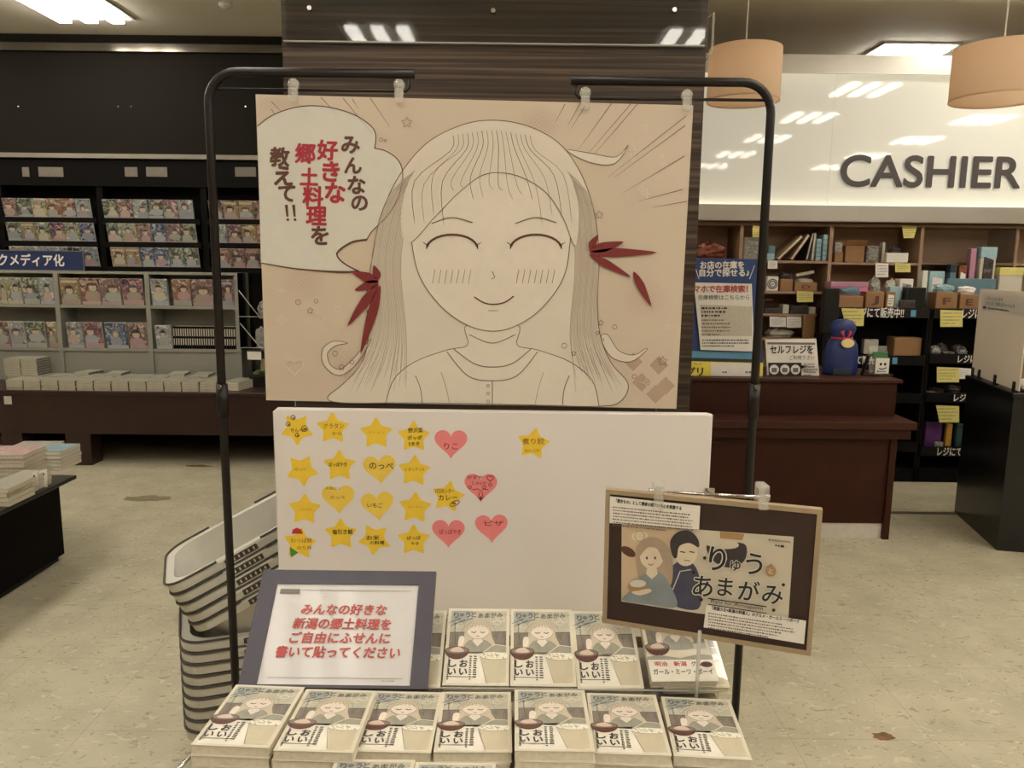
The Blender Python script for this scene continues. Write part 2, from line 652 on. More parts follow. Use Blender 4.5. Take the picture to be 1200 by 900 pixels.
def cover_mat(i, cols):
    mt = bpy.data.materials.new('cover_print')
    mt.use_nodes = True
    nt = mt.node_tree
    b = nt.nodes['Principled BSDF']
    N = nt.nodes.new
    tc, oi = N('ShaderNodeTexCoord'), N('ShaderNodeObjectInfo')
    cm = N('ShaderNodeVectorMath')
    cm.operation = 'ADD'
    ml = N('ShaderNodeMath')
    ml.operation = 'MULTIPLY'
    ml.inputs[1].default_value = 37.0
    nt.links.new(oi.outputs['Random'], ml.inputs[0])
    nt.links.new(tc.outputs['Object'], cm.inputs[0])
    nt.links.new(ml.outputs[0], cm.inputs[1])
    nz = N('ShaderNodeTexNoise')
    nz.inputs['Scale'].default_value = 24
    nz.inputs['Detail'].default_value = 2.5
    nz.inputs['Distortion'].default_value = 1.6
    nt.links.new(cm.outputs[0], nz.inputs['Vector'])
    rp = N('ShaderNodeValToRGB')
    e = rp.color_ramp.elements
    e[0].position, e[0].color = .36, (*lin(cols[2]), 1)
    e[1].position, e[1].color = .66, (*lin(cols[1]), 1)
    for p, k in ((.45, 0), (.56, 3)):
        q = e.new(p)
        q.color = (*lin(cols[k]), 1)
    nt.links.new(nz.outputs['Fac'], rp.inputs['Fac'])
    nt.links.new(rp.outputs[0], b.inputs['Base Color'])
    b.inputs['Roughness'].default_value = .35
    b.inputs['Coat Weight'].default_value = .7
    b.inputs['Coat Roughness'].default_value = .05
    wr = N('ShaderNodeTexNoise')
    wr.inputs['Scale'].default_value = 14
    nt.links.new(cm.outputs[0], wr.inputs['Vector'])
    bp = N('ShaderNodeBump')
    bp.inputs['Strength'].default_value = .5
    bp.inputs['Distance'].default_value = .02
    nt.links.new(wr.outputs['Fac'], bp.inputs['Height'])
    nt.links.new(bp.outputs['Normal'], b.inputs['Coat Normal'])
    MATS['cover%d' % i] = mt
    mat('band%d' % i, tuple(int(.55 * x + .45 * 215) for x in cols[3]), .4, coat=.5)


for i, cc in enumerate(COVER_COLS):
    cover_mat(i, [tuple(int(.62 * v + .38 * (sum(c_) / 3)) for v in c_) for c_ in cc])

# ------------------------------------------------------------------ the setting
RX0, RX1, RY0, RY1, RZ = -6.0, 7.0, -5.0, 7.4, 3.3
q = MB(); q.box(RX0, RX1, RY0, RY1, -.1, 0, 'floor_vinyl'); floor = struct(q.build('floor'))
q = MB(); q.box(RX0, RX1, RY0, RY1, RZ, RZ + .1, 'ceiling_paint'); struct(q.build('ceiling'))
q = MB(); q.box(RX0 - .1, RX0, RY0, RY1, 0, RZ, 'wall_paint'); struct(q.build('wall_left'))
q = MB(); q.box(RX1, RX1 + .1, RY0, RY1, 0, RZ, 'wall_paint'); struct(q.build('wall_right'))
q = MB(); q.box(RX0, RX1, RY0 - .1, RY0, 0, RZ, 'wall_paint'); struct(q.build('wall_front'))
q = MB(); q.box(RX0, RX1, RY1, RY1 + .1, 0, RZ, 'wall_paint'); struct(q.build('wall_back'))
# black fascia wall above the tall shelves
q = MB()
q.box(RX0, -.3, 6.5, 6.6, 0, RZ, 'fascia_black')
fas = struct(q.build('wall_fascia'))
q = MB()
q.box(RX0, -.3, 6.46, 6.5, 3.165, 3.225, 'dark_band')
struct(q.build('trim_1'))
q = MB()
q.box(RX0, -.3, 6.30, 6.5, 2.315, 2.35, 'dull_strip')
struct(q.build('trim_2'))
for u in (22, 139, 154, 288):
    p = atY(u, 125, 6.5)
    q = MB()
    q.tube([(p.x, 6.5, p.z), (p.x, 6.492, p.z)], .006, 'chrome', 8)
    q.build('screw', fas)
# back wall of the cashier area
q = MB(); q.box(-.3, RX1, 6.02, 6.1, 0, 2.95, 'wall_paint'); struct(q.build('wall_cashier'))
q = MB(); q.box(1.9, 3.4, 4.62, 4.66, 0, .004, 'seam_dark'); struct(q.build('trim_3'))
# floor marks
rnd = random.Random(3)


def stain(u, v, rx, ry, mt):
    p = atZ(u, v, 0)
    a = MB()
    pts = []
    for k in range(18):
        t = 2 * math.pi * k / 18
        j = .75 + .5 * rnd.random()
        pts.append((p.x + rx * j * math.cos(t), p.y + ry * j * math.sin(t), .0012))
    a.poly(pts, mt)
    a.build('stain', floor)


stain(1035, 863, .034, .022, 'stain_brown')
stain(173, 584, .14, .06, 'stain_grey')
stain(232, 546, .10, .03, 'stain_brown')

# pillar: one thick square column clad in dark streaky laminate
PY = 2.60
pl, pr = atY(331, 60, PY).x, atY(827.5, 60, PY).x
q = MB()
q.box(pl, pr, PY, PY + 1.1, 0, RZ, 'pillar_laminate')
pillar = struct(q.build('pillar'))

# ------------------------------------------------------------------ ceiling lights
def make_lamp():
    t = thing('ceiling_light', 'square ceiling light with three bright strips, out of view above the shop floor', 'ceiling light', (0, 0, RZ), group='ceiling lights above the shop floor')
    f = MB()
    s = .31
    for x0, x1, y0, y1 in ((-s, s, -s, -s + .02), (-s, s, s - .02, s), (-s, -s + .02, -s, s), (s - .02, s, -s, s), (-.105, -.085, -s, s), (.085, .105, -s, s)):
        f.box(x0, x1, y0, y1, -.016, 0, 'diffuser_frame')
    f.box(-s, s, -s, s, -.004, 0, 'louver_grey')
    f.build('frame', t)
    for k in (-1, 0, 1):
        d = MB()
        x0 = k * .195
        d.box(x0 - .045, x0 + .045, -.27, .27, -.050, -.022, 'lamp_strip')
        d.build('diffuser', t)
    return remember(t)


lamp = make_lamp()
for i, (x, y) in enumerate(LAMPS):
    if i == 0:
        lamp.location = (x, y, RZ)
        lamp['label'] = 'square ceiling light above the tall black bookshelves, at the upper left'
    else:
        l = dup(lamp, (x, y, RZ), label='square ceiling light seen just above the illuminated CASHIER sign' if i == 1 else 'square ceiling light with three bright strips, out of view above the shop floor')
        if i == 1:
            pass

# sensor on the ceiling
p = atZ(264, 4, RZ)
q = MB(); q.lathe([(.0, 0), (.045, 0), (.045, -.018), (.03, -.03), (0, -.034)], 'diffuser_frame', 20, (p.x, p.y, RZ))
tag(q.build('smoke_detector'), 'small round detector on the pale ceiling left of the pillar', 'detector')

# ================================================================== the display stand
SY = 1.90            # plane of the two posts
XL, XR = -.727, .607
TOPL, TOPR = atY(243, 84, SY).z, atY(905, 97, SY).z


def post(x, sgn, top, endx, label, railz):
    t = thing('display_stand_post', label, 'stand', (x, SY, 0), group='posts of the poster display stand')
    r = .0104
    path = [(0, 0, .02), (0, 0, top - .07)]
    for k in range(1, 9):
        a = math.pi / 2 * k / 8
        path.append((sgn * .07 * (1 - math.cos(a)), 0, top - .07 + .07 * math.sin(a)))
    path.append((endx - x, 0, top))
    q = MB(); q.tube(path, r, 'black_metal', 14); q.build('pole', t)
    jz = atY(268 if sgn > 0 else 883, 466, SY).z
    q = MB(); q.tube([(0, 0, jz - .05), (0, 0, jz + .035)], .0140, 'black_metal', 16); q.build('sleeve', t)
    q = MB(); q.tube([(.0, -.012, jz + .03), (0, -.022, jz + .03)], .006, 'chrome', 10); q.build('screw', t)
    # thin hanging rail below the arm
    q = MB(); q.tube([(0, 0, railz), (endx - x - sgn * .02, 0, railz), (endx - x - sgn * .012, 0, railz + .01), (endx - x - sgn * .012, 0, top)], .0036, 'black_metal', 8); q.build('hanging_rail', t)
    b = MB()
    b.tube([(0, -.25, .012), (0, .075 if sgn > 0 else .25, .012)], .0125, 'black_metal', 12)
    b.build('foot', t)
    return t


ZRL, ZRR = atY(300, 105, SY).z, atY(850, 117, SY).z
post(XL, 1, TOPL, atY(486, 86, SY).x, 'black curved metal post of the stand on the side towards the bookshelves', ZRL)
post(XR, -1, TOPR, atY(669, 94, SY).x, 'black curved metal post of the stand on the side towards the cashier counter', ZRR)


def hang_clip(u, v0, v1, label):
    y = SY - .012
    a, b = atY(u, v0, y), atY(u, v1, y)
    t = thing('hanging_clip', label, 'clip', (a.x, y, b.z), group='clear clips holding the big poster')
    h = a.z - b.z
    q = MB()
    q.lathe([(0, -.006), (.013, -.006), (.013, .006), (0, .006)], 'clip_clear', 16)
    for i, vv in enumerate(q.v):
        q.v[i] = Vector((vv.x, vv.z, vv.y + h - .013))
    q.build('head', t)
    q = MB()
    q.bbox(-.010, .010, -.016, -.002, 0, h * .58, .002, 'clip_clear')
    q.build('jaw', t)
    q = MB()
    q.bbox(-.0075, .0075, .004, .012, h * .05, h * .9, .002, 'clip_clear')
    q.build('back_plate', t)
    return t


hang_clip(344, 92, 121, 'clear plastic clip at the poster corner above the speech bubble')
hang_clip(468, 93, 122, 'clear plastic clip at the end of the bookshelf-side arm')
hang_clip(686, 102, 130, 'clear plastic clip at the inner end of the cashier-side arm')
hang_clip(805, 105, 131, 'clear plastic clip at the poster corner nearest the cashier sign')

# ------------------------------------------------------------------ big poster
PYP = 1.885


def TP(u, v, L):
    p = atY(u, v, PYP)
    return (p.x, PYP - .0004 * L, p.z)


poster = thing('poster', 'large pink and cream drawing poster with a speech bubble, hanging on the stand', 'poster', TP(312, 470, 0))
po = Vector(poster.location)
q = MB()
q.M = Matrix.Translation(-po)
q.quadslab(TP(312, 469, 0), TP(792.5, 479, 0), TP(812.5, 123.5, 0), TP(299.5, 110.5, 0), .006, 'poster_pink')
q.build('panel', poster)
A = Art(TP, -1)
A.M = Matrix.Translation(-po)
rnd = random.Random(5)
# halftone patches
def dots(cx, cy, rx, ry, step, r, mt, layer=1, rot=.5):
    n = int(max(rx, ry) / step) + 1
    for i in range(-n, n + 1):
        for j in range(-n, n + 1):
            x = (i * math.cos(rot) - j * math.sin(rot)) * step
            y = (i * math.sin(rot) + j * math.cos(rot)) * step
            d = (x / rx) ** 2 + (y / ry) ** 2
            if d < 1:
                rr = r * (1 - .5 * d)
                A.oval(cx + x, cy + y, rr, rr, mt, layer, 6)


dots(322, 122, 18, 9, 2.6, .75, 'poster_tone')
dots(632, 146, 24, 22, 2.8, .9, 'poster_tone')
dots(356, 330, 26, 22, 2.8, .8, 'poster_tone')
dots(755, 350, 26, 22, 2.8, .8, 'poster_tone')
dots(425, 430, 34, 24, 2.8, .8, 'poster_tone')
for cx, cy in ((752, 448), (772, 428), (742, 424), (768, 462), (780, 452)):
    A.fill([(cx - 11, cy), (cx, cy - 11), (cx + 11, cy), (cx, cy + 11)], 'poster_tone', 1)
# speed lines
for a in [(318, 119, 330, 131), (376, 114, 395, 134), (402, 115, 437, 158), (413, 116, 420, 128), (434, 115, 457, 149), (662, 122, 651, 143), (680, 121, 665, 148), (685, 125, 669, 151),
          (717, 121, 678, 175), (740, 121, 684, 186), (748, 121, 690, 188), (804, 136, 712, 208), (803, 147, 720, 208), (802, 183, 730, 226), (800, 222, 748, 236), (805, 236, 765, 243), (318, 128, 322, 134)]:
    A.stroke([(a[0], a[1]), (a[2], a[3])], [.9, .25], 'ink_line', 2)
# speech bubble
bub = smooth_pts([(302, 148), (318, 136), (342, 127), (368, 124), (396, 128), (420, 137), (437, 150), (440.5, 162), (439, 174)], 5)
bub += smooth_pts([(439, 174), (452, 177), (466, 187), (472, 203), (468, 228), (455, 252), (436, 271), (430, 281)], 5)
bub += smooth_pts([(430, 281), (412, 284), (395, 297), (404, 309), (421, 318)], 4)
bub += smooth_pts([(421, 318), (400, 318), (375, 317), (340, 314), (306, 308)], 4)
A.fill(bub, 'poster_white', 2)
A.stroke(bub[:-1], 1.1, 'ink_brown', 3)
A.stroke(smooth_pts([(430, 281), (412, 284), (395, 297), (404, 309), (421, 318)], 4), [2.2] * 9 + [1.5] * 8, 'ink_brown', 4)
A.stroke(smooth_pts([(306, 308), (340, 314), (375, 317.5), (400, 319), (421, 318)], 4), [1.0 + .1 * i for i in range(17)], 'ink_brown', 4)
for txt, mt, cs in (
        ('みんなの', 'ink_brown', [(411, 170, 18), (414, 194, 17), (418, 217, 18), (421.5, 238, 17)]),
        ('好きな', 'ink_red', [(384, 176, 22), (388, 201, 22), (393, 226, 22)]),
        ('郷土料理', 'ink_red', [(358, 180, 22), (362.5, 207, 20), (367, 230, 22), (371, 253, 22)]),
        ('を', 'ink_brown', [(375, 276, 19)]),
        ('教えて', 'ink_brown', [(328, 184, 21), (332.5, 206, 20), (336, 227, 18)])):
    for ch, (x, y, s) in zip(txt, cs):
        kk = 1.12 if ch in '好郷土料理教' else (1.22 if mt == 'ink_red' else 1.3)
        A.text(ch, x, y, s * kk, mt, 4, rot=-.03, bold=.036)
for x in (336.5, 345):
    A.stroke([(x - .8, 240), (x + .6, 254)], [3.6, 2.4], 'ink_brown', 4)
    A.oval(x + 1, 257.5, 1.7, 1.7, 'ink_brown', 4, 10)
# generic drawing of a long-haired woman: pale line art (a plain stand-in)
hair = smooth_pts([(404, 472), (384, 466), (402, 450), (424, 425), (432, 392), (430, 352), (436, 304), (447, 252), (468, 206), (500, 168), (540, 147), (576, 141), (616, 147), (654, 167), (680, 202), (696, 248), (702, 300), (700, 350), (703, 392), (716, 425), (736, 450), (726, 471), (700, 476), (640, 475), (560, 473), (480, 472)], 6, True)
A.fill(hair, 'poster_hair', 3)
A.stroke(hair, .9, 'ink_line', 4, True)
sho = smooth_pts([(452, 472.5), (462, 444), (486, 424), (524, 410), (548, 404), (548, 380), (606, 380), (606, 404), (630, 410), (668, 424), (694, 446), (702, 476)], 5)
A.fill(sho, 'poster_skin', 4)
A.stroke(sho, .8, 'ink_line', 5)
face = smooth_pts([(482, 280), (478, 240), (498, 206), (540, 184), (578, 176), (616, 184), (654, 208), (670, 242), (668, 284), (660, 326), (634, 362), (604, 382), (577, 388), (548, 381), (518, 360), (492, 324)], 6, True)
A.fill(face, 'poster_skin', 6)
A.stroke(face, .9, 'ink_line', 7, True)
# fringe swept to one side
fr = smooth_pts([(478, 286), (470, 250), (484, 204), (520, 170), (576, 156), (630, 168), (664, 200), (678, 244), (674, 288), (660, 256), (640, 226), (606, 206), (570, 204), (540, 224), (512, 252)], 6, True)
A.fill(fr, 'poster_hair', 8)
A.stroke(fr[len(fr) * 8 // 15:], .8, 'ink_line', 9)
for k in range(17):
    t = k / 16
    x0 = 500 + 150 * t
    A.stroke(smooth_pts([(576 + (t - .5) * 90, 152 + 14 * abs(t - .5)), (528 + 100 * t, 172 + 10 * abs(t - .5)), (x0 - 14 + 24 * t, 205 + 12 * rnd.random()), (486 + 184 * t, 250 + 16 * rnd.random() - 30 * (abs(t - .5) < .3))], 4), [.35 + .5 * rnd.random()] + [.6] * 11 + [.2], 'ink_soft' if k % 3 else 'ink_line', 10)
for k in range(24):
    t = k / 23
    w1 = [.1, .2, .3, .4] + [.5] * 12 + [.2]
    A.stroke(smooth_pts([(556 - 40 * t, 158 + 22 * t), (492 - 34 * t, 214 + 12 * t), (470 - 34 * t, 300), (476 - 40 * t, 390), (474 - 76 * t + 6 * rnd.random(), 436 + 24 * rnd.random())], 4), w1, 'ink_faint' if k % 6 else 'ink_soft', 5)
    A.stroke(smooth_pts([(598 + 40 * t, 158 + 22 * t), (660 + 28 * t, 214 + 12 * t), (674 + 27 * t, 300), (668 + 32 * t, 390), (672 + 52 * t + 6 * rnd.random(), 436 + 24 * rnd.random())], 4), w1, 'ink_faint' if k % 6 else 'ink_soft', 5)
# loose wisps curling out of the hair
for P in ([(436, 396), (420, 424), (398, 440), (380, 428), (378, 410), (390, 400), (408, 402), (394, 405), (384, 414), (388, 428), (400, 432), (416, 418)],
          [(704, 396), (716, 418), (738, 424), (756, 412), (757, 408), (742, 416), (724, 410), (712, 392)],
          [(664, 176), (690, 190), (720, 192), (736, 170), (722, 184), (694, 180)]):
    c_ = smooth_pts(P, 4, True)
    A.fill(c_, 'poster_hair', 3.5)
    A.stroke(c_, .7, 'ink_line', 4.5, True)
# closed smiling eyes, brows, nose, mouth, blush lines
for cx in (530, 628):
    A.stroke([(cx + 30 * math.cos(a), 292 + 17 * math.sin(a)) for a in [math.pi + math.pi * i / 14 for i in range(15)]], [.8] + [2.6] * 13 + [.8], 'ink_brown', 9)
    for d in (-26, 26):
        A.stroke([(cx + d * 1.05, 288), (cx + d * 1.32, 284)], [1.6, .5], 'ink_brown', 9)
    A.stroke(smooth_pts([(cx - 24, 262), (cx, 255), (cx + 24, 261)], 5), 1.1, 'ink_line', 11)
    for i in range(7):
        A.stroke([(cx - 20 + 7 * i, 316), (cx - 23 + 7 * i, 332)], .7, 'ink_soft', 9)
A.stroke([(577, 318), (580, 325), (576, 327)], .9, 'ink_line', 9)
A.stroke(smooth_pts([(556, 348), (568, 355), (580, 356.5), (592, 354), (602, 347)], 4), 1.5, 'ink_brown', 9)
A.stroke([(572, 364), (584, 364)], .7, 'ink_soft', 9)
# neck, round collar and buttons of a plain blouse
A.stroke(smooth_pts([(550, 392), (577, 402), (604, 392)], 5), .8, 'ink_line', 7)
A.stroke(smooth_pts([(532, 409), (556, 426), (577, 430), (600, 426), (622, 409)], 5), .9, 'ink_line', 7)
A.stroke(smooth_pts([(524, 412), (548, 440), (577, 446), (606, 440), (630, 412)], 5), .9, 'ink_line', 7)
A.stroke([(577, 446), (577, 473)], .8, 'ink_line', 7)
for y in (452, 461, 470):
    A.ring(572, y, 1.6, .6, 'ink_line', 7, 10)
for s in (-1, 1):
    A.stroke(smooth_pts([(577 + s * 90, 440), (577 + s * 84, 456), (577 + s * 82, 474)], 4), .8, 'ink_line', 7)
    A.stroke(smooth_pts([(577 + s * 60, 436), (577 + s * 54, 455), (577 + s * 50, 473)], 4), .6, 'ink_soft', 7)
# two dark red leaf sprigs beside the hair
def leaf(x, y, l, w, a, mt='ink_darkred', layer=11):
    c, s = math.cos(a), math.sin(a)
    P = [(0, 0), (.3, .5), (.6, .42), (1, 0), (.6, -.42), (.3, -.5)]
    A.fill([(x + p * l * c - k * w * s, y + p * l * s + k * w * c) for p, k in smooth_pts(P, 3, True)], mt, layer)


for x, y, l, w, a in ((444, 330, 34, 11, 3.5), (444, 330, 30, 10, 2.8), (444, 332, 62, 11, 2.2), (446, 334, 84, 11, 1.85), (444, 328, 18, 9, 4.4),
                      (690, 294, 42, 11, -.25), (690, 296, 80, 10, .0), (690, 298, 56, 9, .5), (742, 318, 46, 9, 1.1), (690, 292, 20, 8, -1.0)):
    leaf(x, y, l, w, a)
# little stars, rings and hearts
def star_pts(cx, cy, r, k=.45, rot=-math.pi / 2, n=5):
    return [(cx + (r if i % 2 == 0 else r * k) * math.cos(rot + math.pi * i / n), cy + (r if i % 2 == 0 else r * k) * math.sin(rot + math.pi * i / n)) for i in range(2 * n)]


def heart_pts(cx, cy, s, rot=0.0, yd=1):
    out = []
    for i in range(30):
        t = 2 * math.pi * i / 30
        x = 16 * math.sin(t) ** 3
        y = -(13 * math.cos(t) - 5 * math.cos(2 * t) - 2 * math.cos(3 * t) - math.cos(4 * t))
        x, y = x / 17 * s, y / 17 * s * yd
        out.append((cx + x * math.cos(rot) - y * math.sin(rot), cy + x * math.sin(rot) + y * math.cos(rot)))
    return out


for x, y, r in ((477, 144, 6.5), (364, 364, 4), (401, 430, 4), (702, 252, 5), (776, 423, 6), (704, 378, 3.5), (672, 414, 3)):
    A.stroke(star_pts(x, y, r, .5), .8, 'ink_line', 12, True)
for x, y, r in ((350, 354, 3), (371, 353, 2.2), (447, 164, 2), (452, 165, 1.2), (393, 414, 3), (413, 424, 2.2), (720, 383, 2.6), (743, 441, 2.5), (700, 390, 1.8), (706, 398, 1.5), (661, 405, 3)):
    A.ring(x, y, r, .6, 'ink_line', 12, 12)
A.stroke(heart_pts(346, 429, 11), 1.0, 'poster_white', 12, True)
for x, y, r in ((331, 375, 8), (331, 341, 5), (741, 178, 13), (757, 448, 6), (752, 222, 7), (758, 228, 5)):
    A.stroke([(x + rr * math.cos(a), y + rr * math.sin(a)) for rr, a in zip((r, r * .25) * 4, [math.pi / 4 * i for i in range(8)])], .8, 'poster_white', 12, True)
for x, y, r in ((396, 362, 3.5), (380, 376, 2.2), (756, 150, 3), (775, 182, 2), (778, 194, 2.5), (780, 383, 2.6)):
    A.ring(x, y, r, .6, 'poster_white', 12, 12)
pr_ = A.build('print', poster)
pr_['label'] = 'line drawing of a smiling long-haired woman with speech bubble lettering'
for v in poster.children:
    v.location = (0, 0, 0)

# ------------------------------------------------------------------ white message board below
BY = 1.885


def TB(u, v, L):
    p = atY(u, v, BY)
    return (p.x, BY - .0006 * L, p.z)


z0b = .545
bt = thing('message_board', 'white message board covered with star and heart notes, hanging below the poster', 'board', (0, BY, z0b))
xl, xr = atY(322, 560, BY).x, atY(832, 560, BY).x
ztl, ztr = atY(320, 479, BY).z, atY(833, 486.5, BY).z
q = MB()
n = 9
th = .022
ringf = lambda i, y: [(xl + i, y, 0 + i), (xr - i, y, 0 + i), (xr - i, y, ztr - z0b - i), (xr - .012 - i, y, ztr - z0b + .003 - i), (xl + .01 + i, y, ztl - z0b + .001 - i), (xl + i, y, ztl - z0b - .008 - i)]
q.loft([ringf(.004, th), ringf(0, th - .004), ringf(0, .004), ringf(.004, 0)], 'board_white')
q.build('panel', bt)
q = MB()
px = atY(345, 475, BY).x
q.tube([(px, .0095, ztl - z0b - .01), (px, .0095, ztl - z0b + .06)], .0012, 'clip_clear', 6)
q.build('hanging_string', bt)
q = MB()
px = atY(770, 475, BY).x
q.tube([(px, .0095, ztr - z0b - .01), (px, .0095, ztr - z0b + .06)], .0012, 'clip_clear', 6)
q.build('hanging_string', bt)

# sticky notes: (shape, colour, u, v, size px, rotation, [(text, du, dv, size, width, ink)], label)
IK, IB, IY = 'ink_black', 'ink_brown', 'note_ink_faint'
mat('note_ink_faint', (214, 160, 44), .6)
mat('note_ink_mid', (160, 112, 40), .6)
NM = 'note_ink_mid'
NOTES = [
    ('star', 'y', 348, 502, 20, math.pi, [('せんべい', 2, 2, 6, 19, IB)], 'yellow star note upside down with drawn rice crackers'),
    ('star', 'y', 390, 501, 20, 0, [('グラタン', 1, -2, 7, 24, NM), ('かた', 5, 7, 4.5, 12, NM)], 'yellow star note with brown writing beside the rice cracker note'),
    ('star', 'y', 441, 507, 20, 0, [('ラーメン', 0, 0, 4, 19, IY)], 'yellow star note with faint writing, third of the topmost row'),
    ('star', 'y', 485, 511, 20, 0, [('野沢菜', 2, -7, 6, 17, IK), ('ポッポ', 1, 2, 6, 17, IK), ('2まき', 0, 9, 5, 13, IK)], 'yellow star note with three black lines of writing'),
    ('heart', 'p', 528.5, 518, 20.5, 0, [('りこ', 0, 5, 9, 16, 'ink_red')], 'pink heart note at the end of the topmost row'),
    ('star', 'y', 625, 519, 20, .15, [('煮り餃', 0, -2, 8, 26, NM), ('なにこれ', -1, 9, 4, 18, NM)], 'yellow star note alone on the bare middle of the board'),
    ('star', 'y', 354, 550, 20, math.pi - .12, [('のっぺ', -2, 0, 4, 13, NM)], 'tilted yellow star note with tiny writing, below the rice cracker note'),
    ('star', 'y', 398, 545, 20, 0, [('ぽっぽやき', -2, -1, 5.5, 21, IK)], 'yellow star note with one bold black word, above the pale heart'),
    ('heart', 'y', 445, 548, 20.5, -.10, [('のっぺ', 2, -2, 10, 28, IB)], 'yellow heart note with large writing in the second row'),
    ('star', 'y', 485.5, 551, 20, .06, [('イタリアン!!', 0, -1, 5, 23, NM)], 'yellow star note touching the heart with large writing'),
    ('star', 'y', 525, 581, 20, .18, [('バスセンター', -4, -6, 6, 22, IB), ('カレー', 0, 2, 8, 22, IB)], 'yellow star note with a drawn plate of curry'),
    ('heart', 'p', 563.5, 569, 20.5, 0, [('かずや', -7, -10, 5, 18, 'ink_darkred'), ('しゃい!!', -2, -3, 5, 16, 'ink_darkred')], 'pink heart note crowded with dark red doodles'),
    ('star', 'y', 357, 596, 20, .05, [('にぎりめし', 2, 1, 3.6, 15, IY)], 'yellow star note with faint writing above the tomato-topped note'),
    ('heart', 'y', 396.5, 583, 20.5, -.04, [('大和にノ', -6, -11, 3.5, 17, NM), ('のっぺ', -1, 0, 5.5, 17, NM)], 'pale yellow heart note with two small lines of writing'),
    ('heart', 'y', 442.5, 591, 20.5, -.12, [('いちご', -3, 1, 6, 18, IB)], 'yellow heart note with one short word, below the large-writing heart'),
    ('star', 'y', 486.5, 594, 20, .05, [('おにぎり', 0, 0, 2.6, 17, IY)], 'yellow star note with nearly blank face, third down in its column'),
    ('star', 'y', 351.5, 636, 20, .12, [('わっぱ飯', 2, -3, 6, 25, NM), ('のり弁', 5, 6, 5.5, 17, NM)], 'yellow star note topped by a red tomato and green leaf'),
    ('star', 'y', 399.5, 625, 20, 0, [('塩引き鮭', 2, -2, 6.5, 24, IK)], 'yellow star note with a bold black word, in the lowest row'),
    ('star', 'y', 439, 631, 20, math.pi + .12, [('お米', -2, -1, 6.5, 15, IK), ('の料理', 3, 5, 5, 17, IK)], 'upside-down yellow star note about rice, in the lowest row'),
    ('star', 'y', 485, 632, 20, 0, [('ぽっぽ', 0, -2, 5, 16, IK), ('やき', 1, 5, 4.5, 9, IK)], 'yellow star note with two short black words, beside the pink heart in the lowest row'),
    ('heart', 'p', 525.5, 623, 20.5, 0, [('ぽっぽやき', 2, 0, 7, 25, 'ink_red')], 'pink heart note below the curry star'),
    ('heart', 'p', 576, 617, 20.5, -.05, [('ピザ', 3, -4, 7, 22, 'ink_red')], 'pink heart note furthest along the lowest row'),
]


def note(sh, colr, u, v, s, rot, txts, label):
    c0 = Vector(TB(u, v, 0))
    k = atY(u + 1, v, BY).x - atY(u, v, BY).x
    T = lambda x, y, L: ((x) * k, -.0005 - .0004 * L, -(y) * k)
    t = thing('heart_note' if sh == 'heart' else 'star_note', label, 'sticky note', c0, group='sticky notes on the white board')
    a = Art(T, -1)
    mt = {'y': 'note_yellow', 'p': 'note_pink'}[colr]
    if sh == 'heart':
        if colr == 'y':
            mt = 'note_yellow_pale'
        pts = heart_pts(0, 0, s, rot)
    else:
        pts = star_pts(0, 1, s * 1.02, .56, -math.pi / 2 + rot)
        pts = [p for i in range(10) for p in (lambda A_, B_, C_: [tuple(B_[j] + (A_[j] - B_[j]) * .12 for j in (0, 1)), tuple(B_[j] + (C_[j] - B_[j]) * .12 for j in (0, 1))])(pts[i - 1], pts[i], pts[(i + 1) % 10])]
    m_ = MB()
    nn = len(pts)
    vs = [T(x, y, 0) for x, y in pts] + [(T(x, y, 0)[0], -.0002, T(x, y, 0)[2]) for x, y in pts]
    m_.add(vs, [tuple(range(nn)), tuple(range(nn, 2 * nn))] + [(i, (i + 1) % nn, nn + (i + 1) % nn, nn + i) for i in range(nn)], mt)
    m_.build('paper', t)
    for (tx, du, dv, sz, w, ink) in txts:
        a.text(tx, du, dv, sz, ink, 1, rot=.0 if sh == 'heart' else .03, width=w, bold=.012)
    if label.endswith('drawn rice crackers'):
        for x, y, r in ((-4, -13, 2.6), (-10, -5, 2.4), (9, 0, 3.4), (0, 8, 2.2)):
            a.ring(x, y, r, .9, IB, 1, 12)
            a.oval(x + .6, y + .6, r * .45, r * .4, IB, 1, 8)
    if label.endswith('drawn plate of curry'):
        a.stroke([(8 + 6 * math.cos(q_) * .9, 9 + 3 * math.sin(q_) - 2 * math.cos(q_)) for q_ in [i * .5 for i in range(13)]], .9, IB, 1, True)
        a.oval(7, 9, 2.6, 1.6, NM, 1, 10)
    if 'doodles' in label:
        a.stroke(heart_pts(11, -9, 4.2), .9, 'ink_darkred', 1, True)
        for x, y in ((-13, 2), (4, 2), (11, -1)):
            a.ring(x, y, 1.8, .8, 'ink_darkred', 1, 10)
        a.stroke([(-10, 5), (-3, 4), (0, 7), (3, 4), (9, 5)], .9, 'ink_darkred', 1)
        a.stroke([(-1.5, 8), (-3, 15), (0, 18), (3, 15), (1.5, 8)], .9, 'ink_darkred', 1)
        a.oval(0, 15, 1.8, 2.2, 'ink_darkred', 1, 10)
    if 'red tomato' in label:
        b = Art(T, -1)
        b.fill([(-9, -11), (-8, -16), (-3, -18.5), (2, -16), (4, -11)], 'tomato_red', 1)
        b.build('tomato_drawing', t)
        b = Art(T, -1)
        b.fill([(-12, 5), (-2, 12), (-11, 18)], 'leaf_green', 1)
        b.build('leaf_drawing', t)
    if a.v:
        a.build('handwriting', t)


for nt_ in NOTES:
    note(*nt_)

